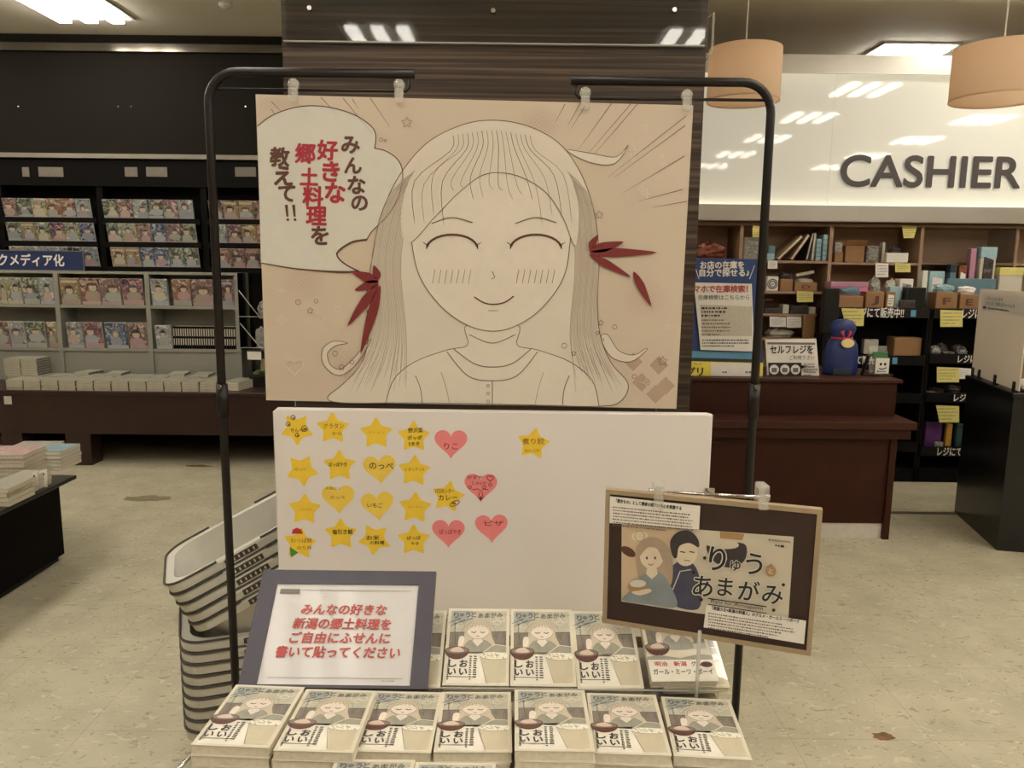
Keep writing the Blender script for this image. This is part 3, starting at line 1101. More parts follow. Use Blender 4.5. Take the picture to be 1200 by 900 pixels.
# ------------------------------------------------------------------ dark notice board hung in front on a chrome rod
def easel():
    yl, yr = 1.445, 1.345
    TL, TR, BR, BL = atY(710, 573, yl), atY(964, 597, yr), atY(950, 768, yr + .008), atY(706, 729, yl + .008)
    t = thing('notice_board', 'dark brown notice board with tan edges and title lettering, hanging on a chrome rod', 'notice board', BL)
    o = Vector(BL)
    X, Z = (BR - BL), (TL - BL)
    nrm = X.cross(Z).normalized()
    if nrm.y > 0:
        nrm = -nrm

    def bil(s, r, L):
        p = BL * (1 - s) * (1 - r) + BR * s * (1 - r) + TR * s * r + TL * (1 - s) * r
        return p + nrm * .0003 * L - o
    fr = MB()
    e = .017
    def quad(s0, r0, s1, r1, z0, z1, mt):
        a = [bil(s0, r0, 0), bil(s1, r0, 0), bil(s1, r1, 0), bil(s0, r1, 0)]
        f = [p + nrm * z1 for p in a]
        b = [p + nrm * z0 for p in a]
        fr.add(f + b, [(0, 1, 2, 3), (7, 6, 5, 4), (0, 4, 5, 1), (1, 5, 6, 2), (2, 6, 7, 3), (3, 7, 4, 0)], mt)
    quad(0, 0, 1, 1, -.012, -.001, 'tan_edge')
    ex, ey = .022, .032
    for a in ((0, 0, 1, ey), (0, 1 - ey, 1, 1), (0, ey, ex, 1 - ey), (1 - ex, ey, 1, 1 - ey)):
        quad(*a, -.001, .003, 'tan_edge')
    fr.build('frame', t)
    fr = MB()
    quad(ex, ey, 1 - ex, 1 - ey, -.001, .0005, 'brown_board')
    fr.build('backing_panel', t)
    # pixel -> (s, r) by inverting the bilinear map roughly through the picture corners
    P = [(706, 729), (950, 768), (964, 597), (710, 573)]

    def inv(u, v):
        s = r = .5
        for _ in range(12):
            f = lambda s, r: [P[0][i] * (1 - s) * (1 - r) + P[1][i] * s * (1 - r) + P[2][i] * s * r + P[3][i] * (1 - s) * r for i in (0, 1)]
            x, y = f(s, r)
            h = 1e-4
            ax, ay = f(s + h, r)
            bx, by = f(s, r + h)
            a, b, c, d = (ax - x) / h, (bx - x) / h, (ay - y) / h, (by - y) / h
            D = a * d - b * c
            ex_, ey_ = u - x, v - y
            s += (d * ex_ - b * ey_) / D
            r += (a * ey_ - c * ex_) / D
        return s, r
    T = lambda u, v, L: bil(*inv(u, v), 2 + L)

    # the picture
    mat('pic_ground', (206, 196, 178), .5, var=.06, scale=9)
    mat('pic_left', (206, 182, 154), .5, var=.06, scale=9)
    mat('pic_hair', (172, 152, 130), .5)
    mat('pic_dark', (58, 52, 56), .5)
    mat('pic_navy', (70, 70, 92), .5, var=.12)
    mat('pic_dress', (134, 142, 146), .5, var=.1)
    mat('pic_skin', (222, 206, 182), .5)
    mat('pic_tan', (168, 132, 92), .5)
    a = Art(T, -1)
    a.fill([(730, 613), (932, 628), (925, 731), (820, 718), (729.5, 704)], 'pic_ground', 1)
    a.fill([(731, 614), (800, 619), (786, 660), (780, 708), (730, 703)], 'pic_left', 2)
    a.fill(smooth_pts([(842, 632), (862, 634), (878, 638), (876, 656), (858, 664), (840, 656), (832, 640)], 4, True), 'pic_dark', 2)
    a.oval(850, 636, 20, 6, 'pic_ground', 3, 20, .1)
    a.fill([(848, 622), (876, 625), (874, 632), (848, 630)], 'pic_tan', 3)
    # a plain figure in dark clothes
    a.fill(smooth_pts([(790, 664), (806, 655), (820, 664), (826, 690), (822, 713), (794, 709), (782, 690)], 4, True), 'pic_navy', 4)
    a.oval(808, 646, 13.5, 16, 'pic_skin', 5, 24, .1)
    a.fill(smooth_pts([(792, 650), (789, 634), (797, 623), (812, 621), (822, 630), (823, 640), (812, 635), (800, 639), (797, 652)], 4, True), 'pic_dark', 6)
    for x in (804, 815):
        a.stroke([(x - 3, 645), (x + 3, 646)], 1.2, 'ink_black', 6)
    a.stroke([(806, 655), (813, 656)], .8, 'ink_brown', 6)
    a.stroke([(792, 690), (801, 668), (814, 666)], 1.4, 'pic_ground', 6)
    # a plain figure in a pale blue dress holding a bowl
    a.fill(smooth_pts([(751, 676), (748, 642), (761, 629), (778, 631), (790, 646), (792, 676), (784, 690), (764, 690)], 4, True), 'pic_hair', 7)
    a.fill(smooth_pts([(752, 676), (761, 669), (776, 669), (788, 682), (797, 710), (764, 707), (731, 702), (742, 690)], 4, True), 'pic_dress', 8)
    a.fill([(762, 660), (772, 660), (774, 671), (767, 677), (760, 671)], 'pic_skin', 9)
    a.oval(767, 650, 14.5, 15, 'pic_skin', 10, 24)
    a.fill(smooth_pts([(752, 650), (756, 634), (768, 631), (781, 640), (781, 656), (774, 642), (762, 640)], 4, True), 'pic_hair', 10.5)
    for x in (761, 771):
        a.oval(x, 652, 1.3, 1.8, 'ink_brown', 11, 10)
    a.stroke([(763, 659), (766, 660.5), (769, 659)], .9, 'ink_brown', 11)
    a.oval(750, 686, 12, 9, 'pic_tan', 10, 22)
    a.oval(750, 682, 10, 4.5, 'poster_white', 11, 22)
    a.fill(smooth_pts([(742, 692), (752, 696), (766, 692), (764, 688), (752, 690)], 3, True), 'pic_skin', 12)
    a.oval(738, 645, 10, 5, 'ink_brown', 3, 18, .5)
    a.oval(752, 627, 10, 6, 'pic_skin', 3, 18, -.1)
    a.ring(752, 627, 6, .9, 'pic_hair', 4, 14)
    a.build('picture', t)
    # title lettering
    a = Art(T, -1)
    K = 'ink_black'
    for ch, x, y, s, r in (('り', 845, 653, 32, -.1), ('ゅ', 866, 661, 17, -.05), ('う', 887, 659, 29, -.12), ('あ', 828, 685, 28, -.1), ('ま', 854, 686, 25, -.1), ('が', 881, 690, 26, -.1), ('み', 908, 695, 26, -.1)):
        a.text(ch, x, y, s, 'poster_white', 11.4, rot=r, bold=.055, res=3)
        a.text(ch, x, y, s, K, 12, rot=r, bold=.012, res=5)
    for x, y in ((830, 652), (817, 669), (826, 701), (920, 683), (909, 713)):
        a.oval(x, y, 2, 2, K, 12, 10)
    a.oval(906, 667, 6, 6.3, 'pic_tan', 12, 20)
    a.fill([(904, 662), (906, 658.5), (909, 662)], 'pic_tan', 12)
    a.text('と', 906, 667, 7, 'poster_white', 13, rot=-.1, bold=.03)
    a.stroke([(834, 699.5), (901, 709)], 1.3, K, 12)
    a.stroke([(834, 706.5), (901, 717)], 1.0, K, 12)
    a.text('Ryu to Amagami', 867, 707.3, 4.8, K, 12, rot=-.15, width=60)
    a.build('title_lettering', t)
    a = Art(T, -1)
    a.text('© KADOKAWA', 916, 632, 3.3, K, 12, rot=-.11, width=25, bold=.02)
    a.lines(911, 634.8, 926, 639.8, 1, K, 12, h=.55, seed=4, dy=.11)
    a.build('publisher_mark', t)
    for nm, c4, head, hx, hy, hw, hr, x0, y0, x1, rows, dy, dr in (
            ('caption_slip', [(715.5, 580.5), (825, 592), (823.5, 619), (715, 611)], '「歴史もの」として読者の知的好奇心を刺激する', 763, 590, 80, -.115, 719, 591, 819, 7, .1, 24),
            ('caption_slip', [(832, 707), (945, 725), (942.5, 753), (828.5, 734)], '「英国少女×新潟の料理人」のグルメ・ガールミーツボーイ', 888, 718.3, 100, -.155, 834, 715, 938, 6, .155, 21)):
        s_ = Art(T, -1)
        s_.fill(c4, 'white_paper', 14)
        s_.text(head, hx, hy, 4.6, 'ink_black', 15, rot=hr, width=hw, bold=.035)
        s_.lines(x0, y0, x1, y0 + dr, rows, 'ink_grey' if False else 'ink_line', 15, h=.5, seed=rows, dy=dy)
        s_.build(nm, t)
    # chrome rod with stub and two clear clips
    r = thing('hanging_rod', 'thin chrome rod carrying the dark notice board', 'rod', atY(831, 579, 1.42))
    o2 = Vector(r.location)
    a0, a1 = atY(763, 576, 1.446) - o2, atY(899, 583, 1.396) - o2
    q = MB(); q.tube([a0, a1], .0032, 'chrome', 10); q.build('bar', r)
    q = MB(); q.tube([a0 - Vector((.004, 0, 0)), a0 + Vector((.004, 0, 0))], .0065, 'chrome', 12); q.build('end_cap', r)
    q = MB(); q.tube([a1 - Vector((.004, 0, 0)), a1 + Vector((.004, 0, 0))], .0065, 'chrome', 12); q.build('end_cap', r)
    mid = (a0 + a1) / 2
    far = atY(831.5, 577.5, BY - .003) - o2
    q = MB(); q.tube([mid, far], .004, 'chrome', 10); q.build('arm', r)
    q = MB(); q.box(far.x - .012, far.x + .012, far.y - .003, far.y + .002, far.z - .012, far.z + .012, 'chrome'); q.build('magnet_base', r)
    for u, yy, lab in ((770, 1.4215, 'clear plastic clip on the notice board towards the white board'), (892, 1.373, 'clear plastic clip on the notice board towards the cashier counter')):
        c = thing('rod_clip', lab, 'clip', atY(u, 595, yy), group='clear clips on the chrome rod')
        h = atY(u, 567, yy).z - c.location.z
        q = MB(); q.bbox(-.009, .009, -.016, -.008, 0, h, .002, 'clip_clear'); q.build('jaw', c)
        q = MB(); q.bbox(-.009, .009, .010, .018, 0, h, .002, 'clip_clear'); q.build('back_plate', c)
        q = MB(); q.bbox(-.009, .009, -.010, .012, h * .8, h, .002, 'clip_clear'); q.build('bridge', c)


easel()

# ================================================================== table with the comic books
TZ = .68
tb = thing('display_table', 'low display table under the rows of comic books in front of the white board', 'table', (-.07, 1.25, 0))
mat('table_top', (150, 140, 124), .5, var=.04)
q = MB(); q.bbox(-.435, .475, -.32, .325, TZ - .03, TZ, .004, 'table_top'); q.build('table_top', tb)
for sx in (-1, 1):
    for sy in (-1, 1):
        q = MB(); q.bbox(sx * .42 - .02 + .02, sx * .42 + .02 + .02, sy * .28 - .02, sy * .28 + .02, 0, TZ - .03, .004, 'black_metal'); q.build('leg', tb)
q = MB()
w0 = [Vector((-.445, -.19, TZ - .03)), Vector((-.462, -.17, TZ + .005)), Vector((-.458, -.15, TZ + .022)), Vector((-.447, -.12, TZ + .028)), Vector((-.442, -.08, TZ + .028))]
q.tube([tuple(p) for p in smooth_pts([tuple(x) for x in w0], 4)], .0035, 'chrome', 8)
q.build('wire_guard', tb)

BW, BH, BT = .128, .18, .018
mat('cv_base', (212, 204, 184), .42, var=.02, coat=.55)
mat('cv_sky', (184, 180, 162), .42, var=.1, scale=40, coat=.55)
mat('cv_blue', (160, 165, 158), .42, var=.1, coat=.55)
mat('cv_town', (122, 114, 104), .42, var=.18, scale=60, coat=.55)
mat('cv_hair', (196, 182, 160), .42, coat=.55)
mat('cv_skin', (222, 210, 196), .42, coat=.55)
mat('cv_coat', (152, 150, 136), .42, var=.08, coat=.55)
mat('cv_bowl', (92, 58, 50), .42, coat=.55)
mat('cv_food', (208, 184, 168), .42, coat=.55)
mat('cv_white', (228, 222, 208), .42, coat=.55)
mat('cv_rice', (232, 226, 208), .42, var=.1, scale=300, coat=.55)
mat('cv_box', (198, 188, 162), .42, coat=.55)
mat('cv_line', (136, 124, 110), .42, coat=.55)
mat('cv_dark', (92, 86, 80), .42, coat=.55)
mat('cv_text', (62, 56, 54), .42, coat=.55)
mat('cv_title', (92, 92, 90), .42, coat=.55)


def comic(label, obi=False):
    """a paperback lying face up: origin under the lower middle of the cover, cover towards +Z, its top towards +Y"""
    t = thing('comic_book', label, 'book')
    w, h, th = BW, BH, BT
    q = MB()
    q.box(-w / 2 + .001, w / 2 - .0015, .0015, h - .0015, .0008, th - .0008, 'page_edge')
    q.build('page_block', t)
    a = Art(lambda x, y, L: ((x - .5) * w, h * (1 - y), th + .00012 * L), -1)
    a.box(-w / 2, w / 2, 0, h, th - .0008, th, 'cv_base')
    a.box(-w / 2, w / 2, 0, h, 0, .0008, 'cv_base')
    a.box(-w / 2, -w / 2 + .001, 0, h, .0008, th - .0008, 'cv_base')
    ar = h / w
    a.rect(.05, .035, .95, .60, 'cv_sky', 1)
    a.fill([(.05, .035), (.40, .035), (.30, .20), (.05, .26)], 'cv_blue', 2)
    a.fill([(.05, .33), (.30, .31), (.62, .33), (.95, .29), (.95, .52), (.05, .57)], 'cv_town', 2)
    a.fill([(.05, .27), (.95, .24), (.95, .31), (.05, .33)], 'cv_sky', 3)
    rr = random.Random(2)
    for x, y in ((.12, .21), (.80, .19), (.86, .15), (.74, .15), (.2, .24)):
        a.stroke([(x + .06 * math.cos(k) * 1.0, y + .035 * math.sin(k)) for k in [i * .6 for i in range(11)]], .008, 'cv_base', 3, True)
    # title
    for i, ch in enumerate('りゅうと'):
        a.text(ch, .13 + .095 * i, .10 - .004 * i, .088 * (.75 if ch == 'ゅ' else 1), 'cv_title', 5, width=.078 * (.75 if ch == 'ゅ' else 1), bold=.03, rot=.04)
    for i, ch in enumerate('あまがみ'):
        a.text(ch, .53 + .105 * i, .102 - .004 * i, .075, 'cv_title', 5, width=.085, bold=.025, rot=.03)
    for x0, y0, x1, y1 in ((.02, .205, .20, .145), (.05, .245, .28, .165), (.28, .175, .40, .14)):
        a.stroke([(x0, y0), (x1, y1)], [.006, .018], 'cv_title', 4)
    for i in range(6):
        a.stroke([(.115, .21 + .022 * i), (.135, .214 + .022 * i)], .012, 'cv_text', 5)
    # a plain figure behind the table
    a.fill(smooth_pts([(.22, .50), (.27, .40), (.30, .28), (.37, .205), (.50, .18), (.63, .205), (.70, .28), (.72, .38), (.78, .50), (.70, .52), (.60, .44), (.40, .44), (.32, .53)], 4, True), 'cv_hair', 4)
    a.fill(smooth_pts([(.30, .60), (.30, .50), (.38, .435), (.50, .425), (.62, .435), (.72, .50), (.72, .60)], 4, True), 'cv_coat', 5)
    a.fill([(.45, .38), (.55, .38), (.57, .45), (.50, .50), (.43, .45)], 'cv_skin', 6)
    a.stroke([(.42, .44), (.50, .51), (.58, .44)], .014, 'cv_white', 7)
    a.oval(.50, .315, .175, .105, 'cv_skin', 7, 24)
    a.fill(smooth_pts([(.325, .31), (.35, .235), (.48, .19), (.64, .225), (.675, .31), (.60, .25), (.52, .235), (.42, .258)], 4, True), 'cv_hair', 8)
    for x in (.43, .57):
        a.stroke([(x - .04, .327), (x, .338), (x + .04, .327)], .011, 'cv_text', 9)
    a.stroke([(.475, .382), (.50, .387), (.525, .382)], .008, 'ink_darkred', 9)
    a.fill(smooth_pts([(.20, .41), (.25, .38), (.29, .42), (.26, .52), (.20, .52)], 3, True), 'cv_skin', 7)
    if not obi:
        a.rect(.05, .60, .95, .975, 'cv_white', 2)
        a.fill([(.03, .74), (.05, .60), (.60, .58), (.95, .56), (.95, .62), (.5, .64)], 'cv_white', 5)
        a.fill([(.56, .63), (.95, .625), (.95, .965), (.66, .965)], 'cv_box', 6)
        a.stroke([(.55, .62), (.76, .49), (.95, .51)], .012, 'cv_base', 7)
        a.fill([(.57, .61), (.76, .50), (.95, .52), (.95, .60)], 'cv_coat', 6)
        a.fill(smooth_pts([(.55, .645), (.60, .60), (.72, .588), (.85, .592), (.96, .60), (.95, .665), (.80, .68), (.66, .675)], 4, True), 'cv_rice', 8)
        for ch, x, y in (('お', .30, .735), ('い', .30, .838), ('し', .13, .735), ('い', .13, .838)):
            a.text(ch, x, y, .105, 'cv_text', 9, width=.115, bold=.035)
        for x, w_, n_ in ((.405, .020, 11), (.475, .030, 10)):
            for i in range(n_):
                a.stroke([(x - w_ * (.6 + .4 * rr.random()), .645 + .028 * i), (x + w_ * (.6 + .4 * rr.random()), .648 + .028 * i)], .014, 'cv_text', 9)
        for i in range(16):
            a.stroke([(.055, .66 + .018 * i), (.08, .66 + .018 * i)], .012, 'cv_title', 9)
        a.rect(.05, .895, .50, .902, 'cv_text', 9)
    # fine outlines and texture strokes
    for c_, w_, mt_, L_ in (([(.50 + .175 * math.cos(k), .315 + .105 * math.sin(k)) for k in [.2 + i * .2 for i in range(14)]], .006, 'cv_line', 8.5),
                           ([(.30, .60), (.30, .50), (.38, .435)], .008, 'cv_line', 6), ([(.62, .435), (.72, .50), (.72, .60)], .008, 'cv_line', 6),
                           ([(.42, .445), (.46, .60)], .006, 'cv_line', 6), ([(.58, .445), (.56, .60)], .006, 'cv_line', 6)):
        a.stroke(c_, w_, mt_, L_)
    for k in range(9):
        x = .27 + .06 * k
        a.stroke([(.50 + (x - .5) * .5, .19), (x, .26), (x + (x - .5) * .25, .40 if abs(x - .5) > .16 else .255)], [.003, .007, .003], 'cv_line', 8.6 if abs(x - .5) < .17 else 4.5)
    for k in range(14):
        x = .07 + .065 * k
        a.stroke([(x, .345 + .02 * rr.random()), (x + .02 * rr.random(), .40 + .13 * rr.random())], .010, 'cv_dark' if k % 2 else 'cv_line', 2.5)
    a.stroke([(.05, .335), (.95, .32)], .008, 'cv_dark', 3.5)
    for k in range(22):
        x, y = .08 + .84 * rr.random(), .05 + .26 * rr.random()
        a.stroke([(x, y), (x + .05, y - .012)], .005, 'cv_line', 2.6)
    if not obi:
        for k in range(26):
            x, y = .58 + .35 * rr.random(), .605 + .06 * rr.random()
            a.stroke([(x, y), (x + .02, y + .008 * (rr.random() - .5))], .008, 'cv_line', 8.4)
        a.stroke([(.55, .645), (.66, .965)], .007, 'cv_line', 8.6)
        a.stroke([(.55, .645), (.60, .67), (.75, .685), (.95, .675)], .006, 'cv_line', 8.6)
    # the lacquer bowl
    bx, by = .185, .572
    a.fill([(bx + .19 * math.cos(k), by + (.052 if math.sin(k) < 0 else .115) * math.sin(k)) for k in [i * .2618 for i in range(24)]], 'cv_bowl', 10)
    a.oval(bx, by, .175, .042, 'cv_town', 11, 24)
    a.fill(smooth_pts([(bx - .11, by + .008), (bx - .06, by - .03), (bx + .03, by - .045), (bx + .09, by - .012), (bx + .11, by + .012), (bx, by + .026)], 3, True), 'cv_food', 12)
    if obi:
        b = Art(a.T, -1)
        b.rect(0, .74, 1, 1, 'cv_white', 14)
        b.fill([(0, .74), (0, .70), (.2, .68), (.5, .72), (.8, .67), (1, .69), (1, .74)], 'cv_coat', 14)
        for i, s in enumerate(('明治', '新潟', 'グルメ')):
            b.text(s, .19 + .29 * i, .79, .062, 'ink_red' if i < 2 else 'cv_text', 15, width=.19 + .05 * (i == 2), bold=.025)
        b.text('ガール・ミーツ・ボーイ', .5, .885, .075, 'cv_text', 15, width=.90, bold=.025)
        b.oval(.88, .80, .09, .035, 'cv_bowl', 15)
        b.build('obi_band', t)
    a.build('cover', t)
    return remember(t)


book0 = comic('x')
book_obi = comic('comic with a lettered paper band, topmost at the end of the slanted rack', True)
first = [True]


def put_book(loc, rot, label, group, src=None):
    if src is None and first[0]:
        first[0] = False
        book0.location, book0.rotation_euler = loc, rot
        book0['label'] = label
        book0['group'] = group
        return book0
    return dup(src or book0, loc, rot, label, group)


# front piles: (lower edge middle x, y, turn, height of the pile's top)
PILE = [(-.4455, 1.128, -.05, .734), (-.3095, 1.117, -.03, .734), (-.189, 1.144, -.02, .716), (-.057, 1.146, .015, .716), (.075, 1.125, .0, .734), (.203, 1.145, -.035, .716), (.340, 1.164, -.07, .698)]
PN = ['nearest the grey baskets', 'second from the baskets', 'third from the baskets', 'in mid row', 'third from the open floor', 'second from the open floor', 'nearest the open floor']
rnd = random.Random(11)
POS = ['topmost', 'second from the top', 'lowest']
for i, (x, y, a, zt) in enumerate(PILE):
    n = round((zt - TZ) / BT)
    for k in range(n):
        j = 0 if k == n - 1 else 1
        put_book((x + j * rnd.uniform(-.004, .004), y + j * rnd.uniform(-.006, .003), TZ + .0008 + k * BT), (0, 0, a + j * rnd.uniform(-.03, .03)),
                 'pale comic, %s of front pile %s' % ('only one' if n == 1 else ('topmost' if k == n - 1 else ('lowest' if k == 0 else 'middle one')), PN[i]), 'comics in the long front row of piles')
# nearest piles, cut by the lower edge of the picture
for i, (x, zt, yt) in enumerate([(-.212, .716, 1.125), (-.081, .716, 1.120), (.066, .698, 1.122), (.200, .698, 1.128)]):
    n = round((zt - TZ) / BT)
    for k in range(n):
        put_book((x, yt - BH - .003 * (n - 1 - k), TZ + .0008 + k * BT), (0, 0, .01 * i), 'pale comic at the table edge, %s of pile %s' % ('upper' if k == n - 1 and n > 1 else ('lower' if n > 1 else 'single one'), ['first from the baskets', 'second from the baskets', 'third from the baskets', 'last from the baskets'][i]), 'comics at the table edge')

# slanted rack behind the front piles
RYB, RZB, RTI = 1.375, TZ + .006, math.radians(27)
rk = thing('slanted_rack', 'clear acrylic slanted book rack with a low front lip, behind the front piles', 'rack', (0, 1.372, TZ + .001))
q = MB()
ca, sa = math.cos(RTI), math.sin(RTI)
pt = lambda s, zz, x: (x, s * ca - zz * sa, .003 + s * sa + zz * ca)
q.add([pt(0, 0, -.50), pt(0, 0, .385), pt(.185, 0, .385), pt(.185, 0, -.50), pt(0, -.003, -.50), pt(0, -.003, .385), pt(.185, -.003, .385), pt(.185, -.003, -.50)],
      [(0, 1, 2, 3), (7, 6, 5, 4), (0, 4, 5, 1), (1, 5, 6, 2), (2, 6, 7, 3), (3, 7, 4, 0)], 'acrylic')
q.build('slanted_shelf', rk)
q = MB(); q.box(-.50, .400, -.014, -.011, 0, .0225, 'acrylic'); q.build('front_lip', rk)
q = MB(); q.box(-.50, .400, -.0145, -.0105, .0225, .0240, 'acrylic_edge'); q.build('lip_edge', rk)
q = MB(); q.tube([(.357, -.019, .002), (.357, -.019, .148)], .0035, 'acrylic_edge', 10); q.build('end_post', rk)
for x in (-.49, -.2, .1, .37):
    q = MB(); q.loft([[(xx, .02, 0), (xx, .164, 0), (xx, .164, .072), (xx, .02, .003)] for xx in (x, x + .003)], 'acrylic'); q.build('support_rib', rk)
RB = [(-.195, 0, 'lying behind the dark-framed sign', -.006, 0), (-.0635, 0, 'next to the dark-framed sign', 0, 0), (.067, 0, 'third from the dark-framed sign', 0, 0), (.196, 0, 'under the notice board corner', -.003, .02)]


def rackpos(x, s, lift):
    return (x, 1.372 + s * ca - lift * sa, TZ + .0052 + s * sa + lift * ca)


for i, (x, s, w_, ds, a) in enumerate(RB):
    for k in range(1):
        put_book(rackpos(x, .006 + ds, .0003 + k * (BT + .0025)), (RTI, 0, a), 'pale comic on the slanted rack, %s' % w_, 'comics on the slanted rack')
put_book(rackpos(.362, .006, .0003), (RTI, 0, .055), 'pale comic sticking out beneath the banded edition at the rack end', 'comics on the slanted rack')
book_obi.location = rackpos(.336, .006, .0003 + BT + .0025)
book_obi.rotation_euler = (RTI, 0, .035)
book_obi['group'] = 'comics on the slanted rack'

# ------------------------------------------------------------------ framed sign lying back on the rack
def framed_sign():
    a_ = math.radians(43.5)
    by, bz = 1.3405, .712
    t = thing('framed_sign', 'dark navy framed sign with red Japanese lettering, leaning among the comics', 'sign', (0, 0, 0))
    up = Vector((0, math.cos(a_), math.sin(a_)))
    base = Vector((0, by, bz))
    nrm = Vector((0, -math.sin(a_), math.cos(a_)))
    # pixel -> plane
    def hit(u, v):
        d = ray(u, v)
        o = Vector((0, 0, CAM_H))
        return o + d * ((base - o).dot(nrm) / d.dot(nrm))
    x0b, x1b = hit(279, 806).x, hit(500.5, 806).x
    x0t, x1t = hit(308.5, 669).x, hit(512, 669).x
    x0, x1 = (x0b + x0t) / 2, (x1b + x1t) / 2
    ln = (hit(410, 669) - base).dot(up)
    t.location = (x0, by, bz)
    t.rotation_euler = (a_, 0, 0)
    W = x1 - x0
    T = lambda x, y, L: (x, y, .0004 * L)
    L0 = lambda u, v: ((hit(u, v).x - x0), (hit(u, v) - base).dot(up))
    pa, pb, pc, pd = L0(301, 802), L0(480.5, 803), L0(491, 684), L0(325, 684)
    ax, bx = (pa[0] + pd[0]) / 2, (pb[0] + pc[0]) / 2
    ay, byy = pa[1], pd[1]
    q = MB()
    q.box(0, W, 0, ln, -.010, -.004, 'navy_frame')
    for r in ((0, ax, 0, ln), (bx, W, 0, ln), (ax, bx, 0, ay), (ax, bx, byy, ln)):
        q.box(r[0], r[1], r[2], r[3], -.004, .002, 'navy_frame')
    q.build('frame', t)
    q = MB(); q.box(ax, bx, ay, byy, -.004, -.001, 'notice_white'); q.build('paper', t)
    a = Art(T, 1)
    pw, ph = bx - ax, byy - ay
    X = lambda f: ax + pw * f
    Y = lambda f: byy - ph * f
    a.rect(X(.03), Y(.055), X(.17), Y(.105), 'ink_grey', 1)
    a.stroke([(X(.18), Y(.065)), (X(.95), Y(.065))], .0010, 'ink_grey', 1)
    a.stroke([(X(.06), Y(.935)), (X(.95), Y(.935))], .0008, 'ink_grey', 1)
    a.lines(X(.81), Y(.965), X(.94), Y(.948), 1, 'ink_grey', 1, h=.6, seed=9)
    for s, y, w in (('みんなの好きな', .265, .585), ('新潟の郷土料理を', .41, .665), ('ご自由にふせんに', .55, .675), ('書いて貼ってください', .69, .83)):
        a.text(s, X(.50), Y(y), .0235, 'sign_red', 2, width=w * pw, bold=.03, slant=.12, res=5)
    a.build('lettering', t)


framed_sign()

# ================================================================== nested shopping baskets
def basket(label):
    t = thing('shopping_basket', label, 'shopping basket')
    L, D, H, R = .42, .30, .19, .055

    def loop(l, d, r, z, n=7):
        out = []
        for cx, cy, a0 in ((l / 2 - r, d / 2 - r, 0), (-l / 2 + r, d / 2 - r, 90), (-l / 2 + r, -d / 2 + r, 180), (l / 2 - r, -d / 2 + r, 270)):
            for k in range(n):
                a = math.radians(a0 + 90 * k / (n - 1))
                out.append((cx + r * math.cos(a), cy + r * math.sin(a), z))
            if a0 in (0, 180):
                # the corner's arc ends on a long side only for a0 = 0 (back) and a0 = 180 ends at the front
                for f in (.8, .6, .4, .2, 0, -.2, -.4, -.6, -.8):
                    out.append((cx * f, cy + math.copysign(r, cy), z))
        hw = l / 2
        return [(x, y + math.copysign(.008, y) * max(0, 1 - (x / hw) ** 2), z_) for x, y, z_ in out]
    bow = lambda x: .008 * max(0, 1 - (x / .21) ** 2)
    q = MB()
    q.loft([loop(L - .14, D - .14, R - .01, 0), loop(L - .06, D - .06, R, H - .03)], 'basket_grey', caps=False, smooth=True)
    q.loft([loop(L - .143, D - .143, R - .012, .003), loop(L - .053, D - .053, R, H - .001)], 'basket_grey', caps=False, smooth=True)
    q.poly(loop(L - .14, D - .14, R - .01, .001), 'basket_grey')
    q.build('body', t)
    q = MB()
    q.loft([loop(L - .055, D - .055, R, H - .026), loop(L, D, R, H - .025), loop(L + .002, D + .002, R, H - .006), loop(L - .004, D - .004, R, H), loop(L - .048, D - .048, R, H), loop(L - .053, D - .053, R, H - .01)], 'basket_grey', caps=False, smooth=False)
    q.build('rim', t)
    # folded wire handles lying on the rim, ending in a hook at the pivot
    for s in (-1, 1):
        path = []
        lp = loop(L + .004, D + .004, R + .002, H + .0035)
        if s < 0:
            front = [(-.064, -D / 2 - .003 - bow(.062), H + .0048), (-.070, -D / 2 - .003 - bow(.07), H + .0036), (-.08, -D / 2 - .002 - bow(.075), H + .0035)]
            mid = [p for p in lp if p[0] < -.085]
            mid = sorted(mid, key=lambda p: math.atan2(p[1], -p[0] - .05))
            back = [(-.075, D / 2 + .002 + bow(.075), H + .0035)]
        else:
            front = [(.064, -D / 2 - .003 - bow(.062), H + .0048), (.070, -D / 2 - .003 - bow(.07), H + .0036), (.08, -D / 2 - .002 - bow(.075), H + .0035)]
            mid = [p for p in lp if p[0] > .085]
            mid = sorted(mid, key=lambda p: math.atan2(p[1], p[0] - .05))
            back = [(.075, D / 2 + .002 + bow(.075), H + .0035)]
        q = MB(); q.tube(front + mid + back, .0034, 'basket_wire', 8); q.build('handle', t)
    # latticed grip slot in the middle of each long side
    for s in (-1, 1):
        q = MB()
        y0 = s * (D / 2 + .0012 + .0075)
        a, b = sorted((y0, y0 + s * .001))
        q.box(-.047, .047, a, b, H - .0215, H - .005, 'basket_wire')
        for k in range(6):
            x = -.036 + .0144 * k
            q.box(x - .0022, x + .0022, min(a, b) - .0006 * (s < 0), max(a, b) + .0006 * (s > 0), H - .018, H - .009, 'basket_grey')
        q.box(-.044, .044, a, b, H - .0255, H - .0225, 'basket_grey')
        q.build('grip_slot', t)
    return remember(t)


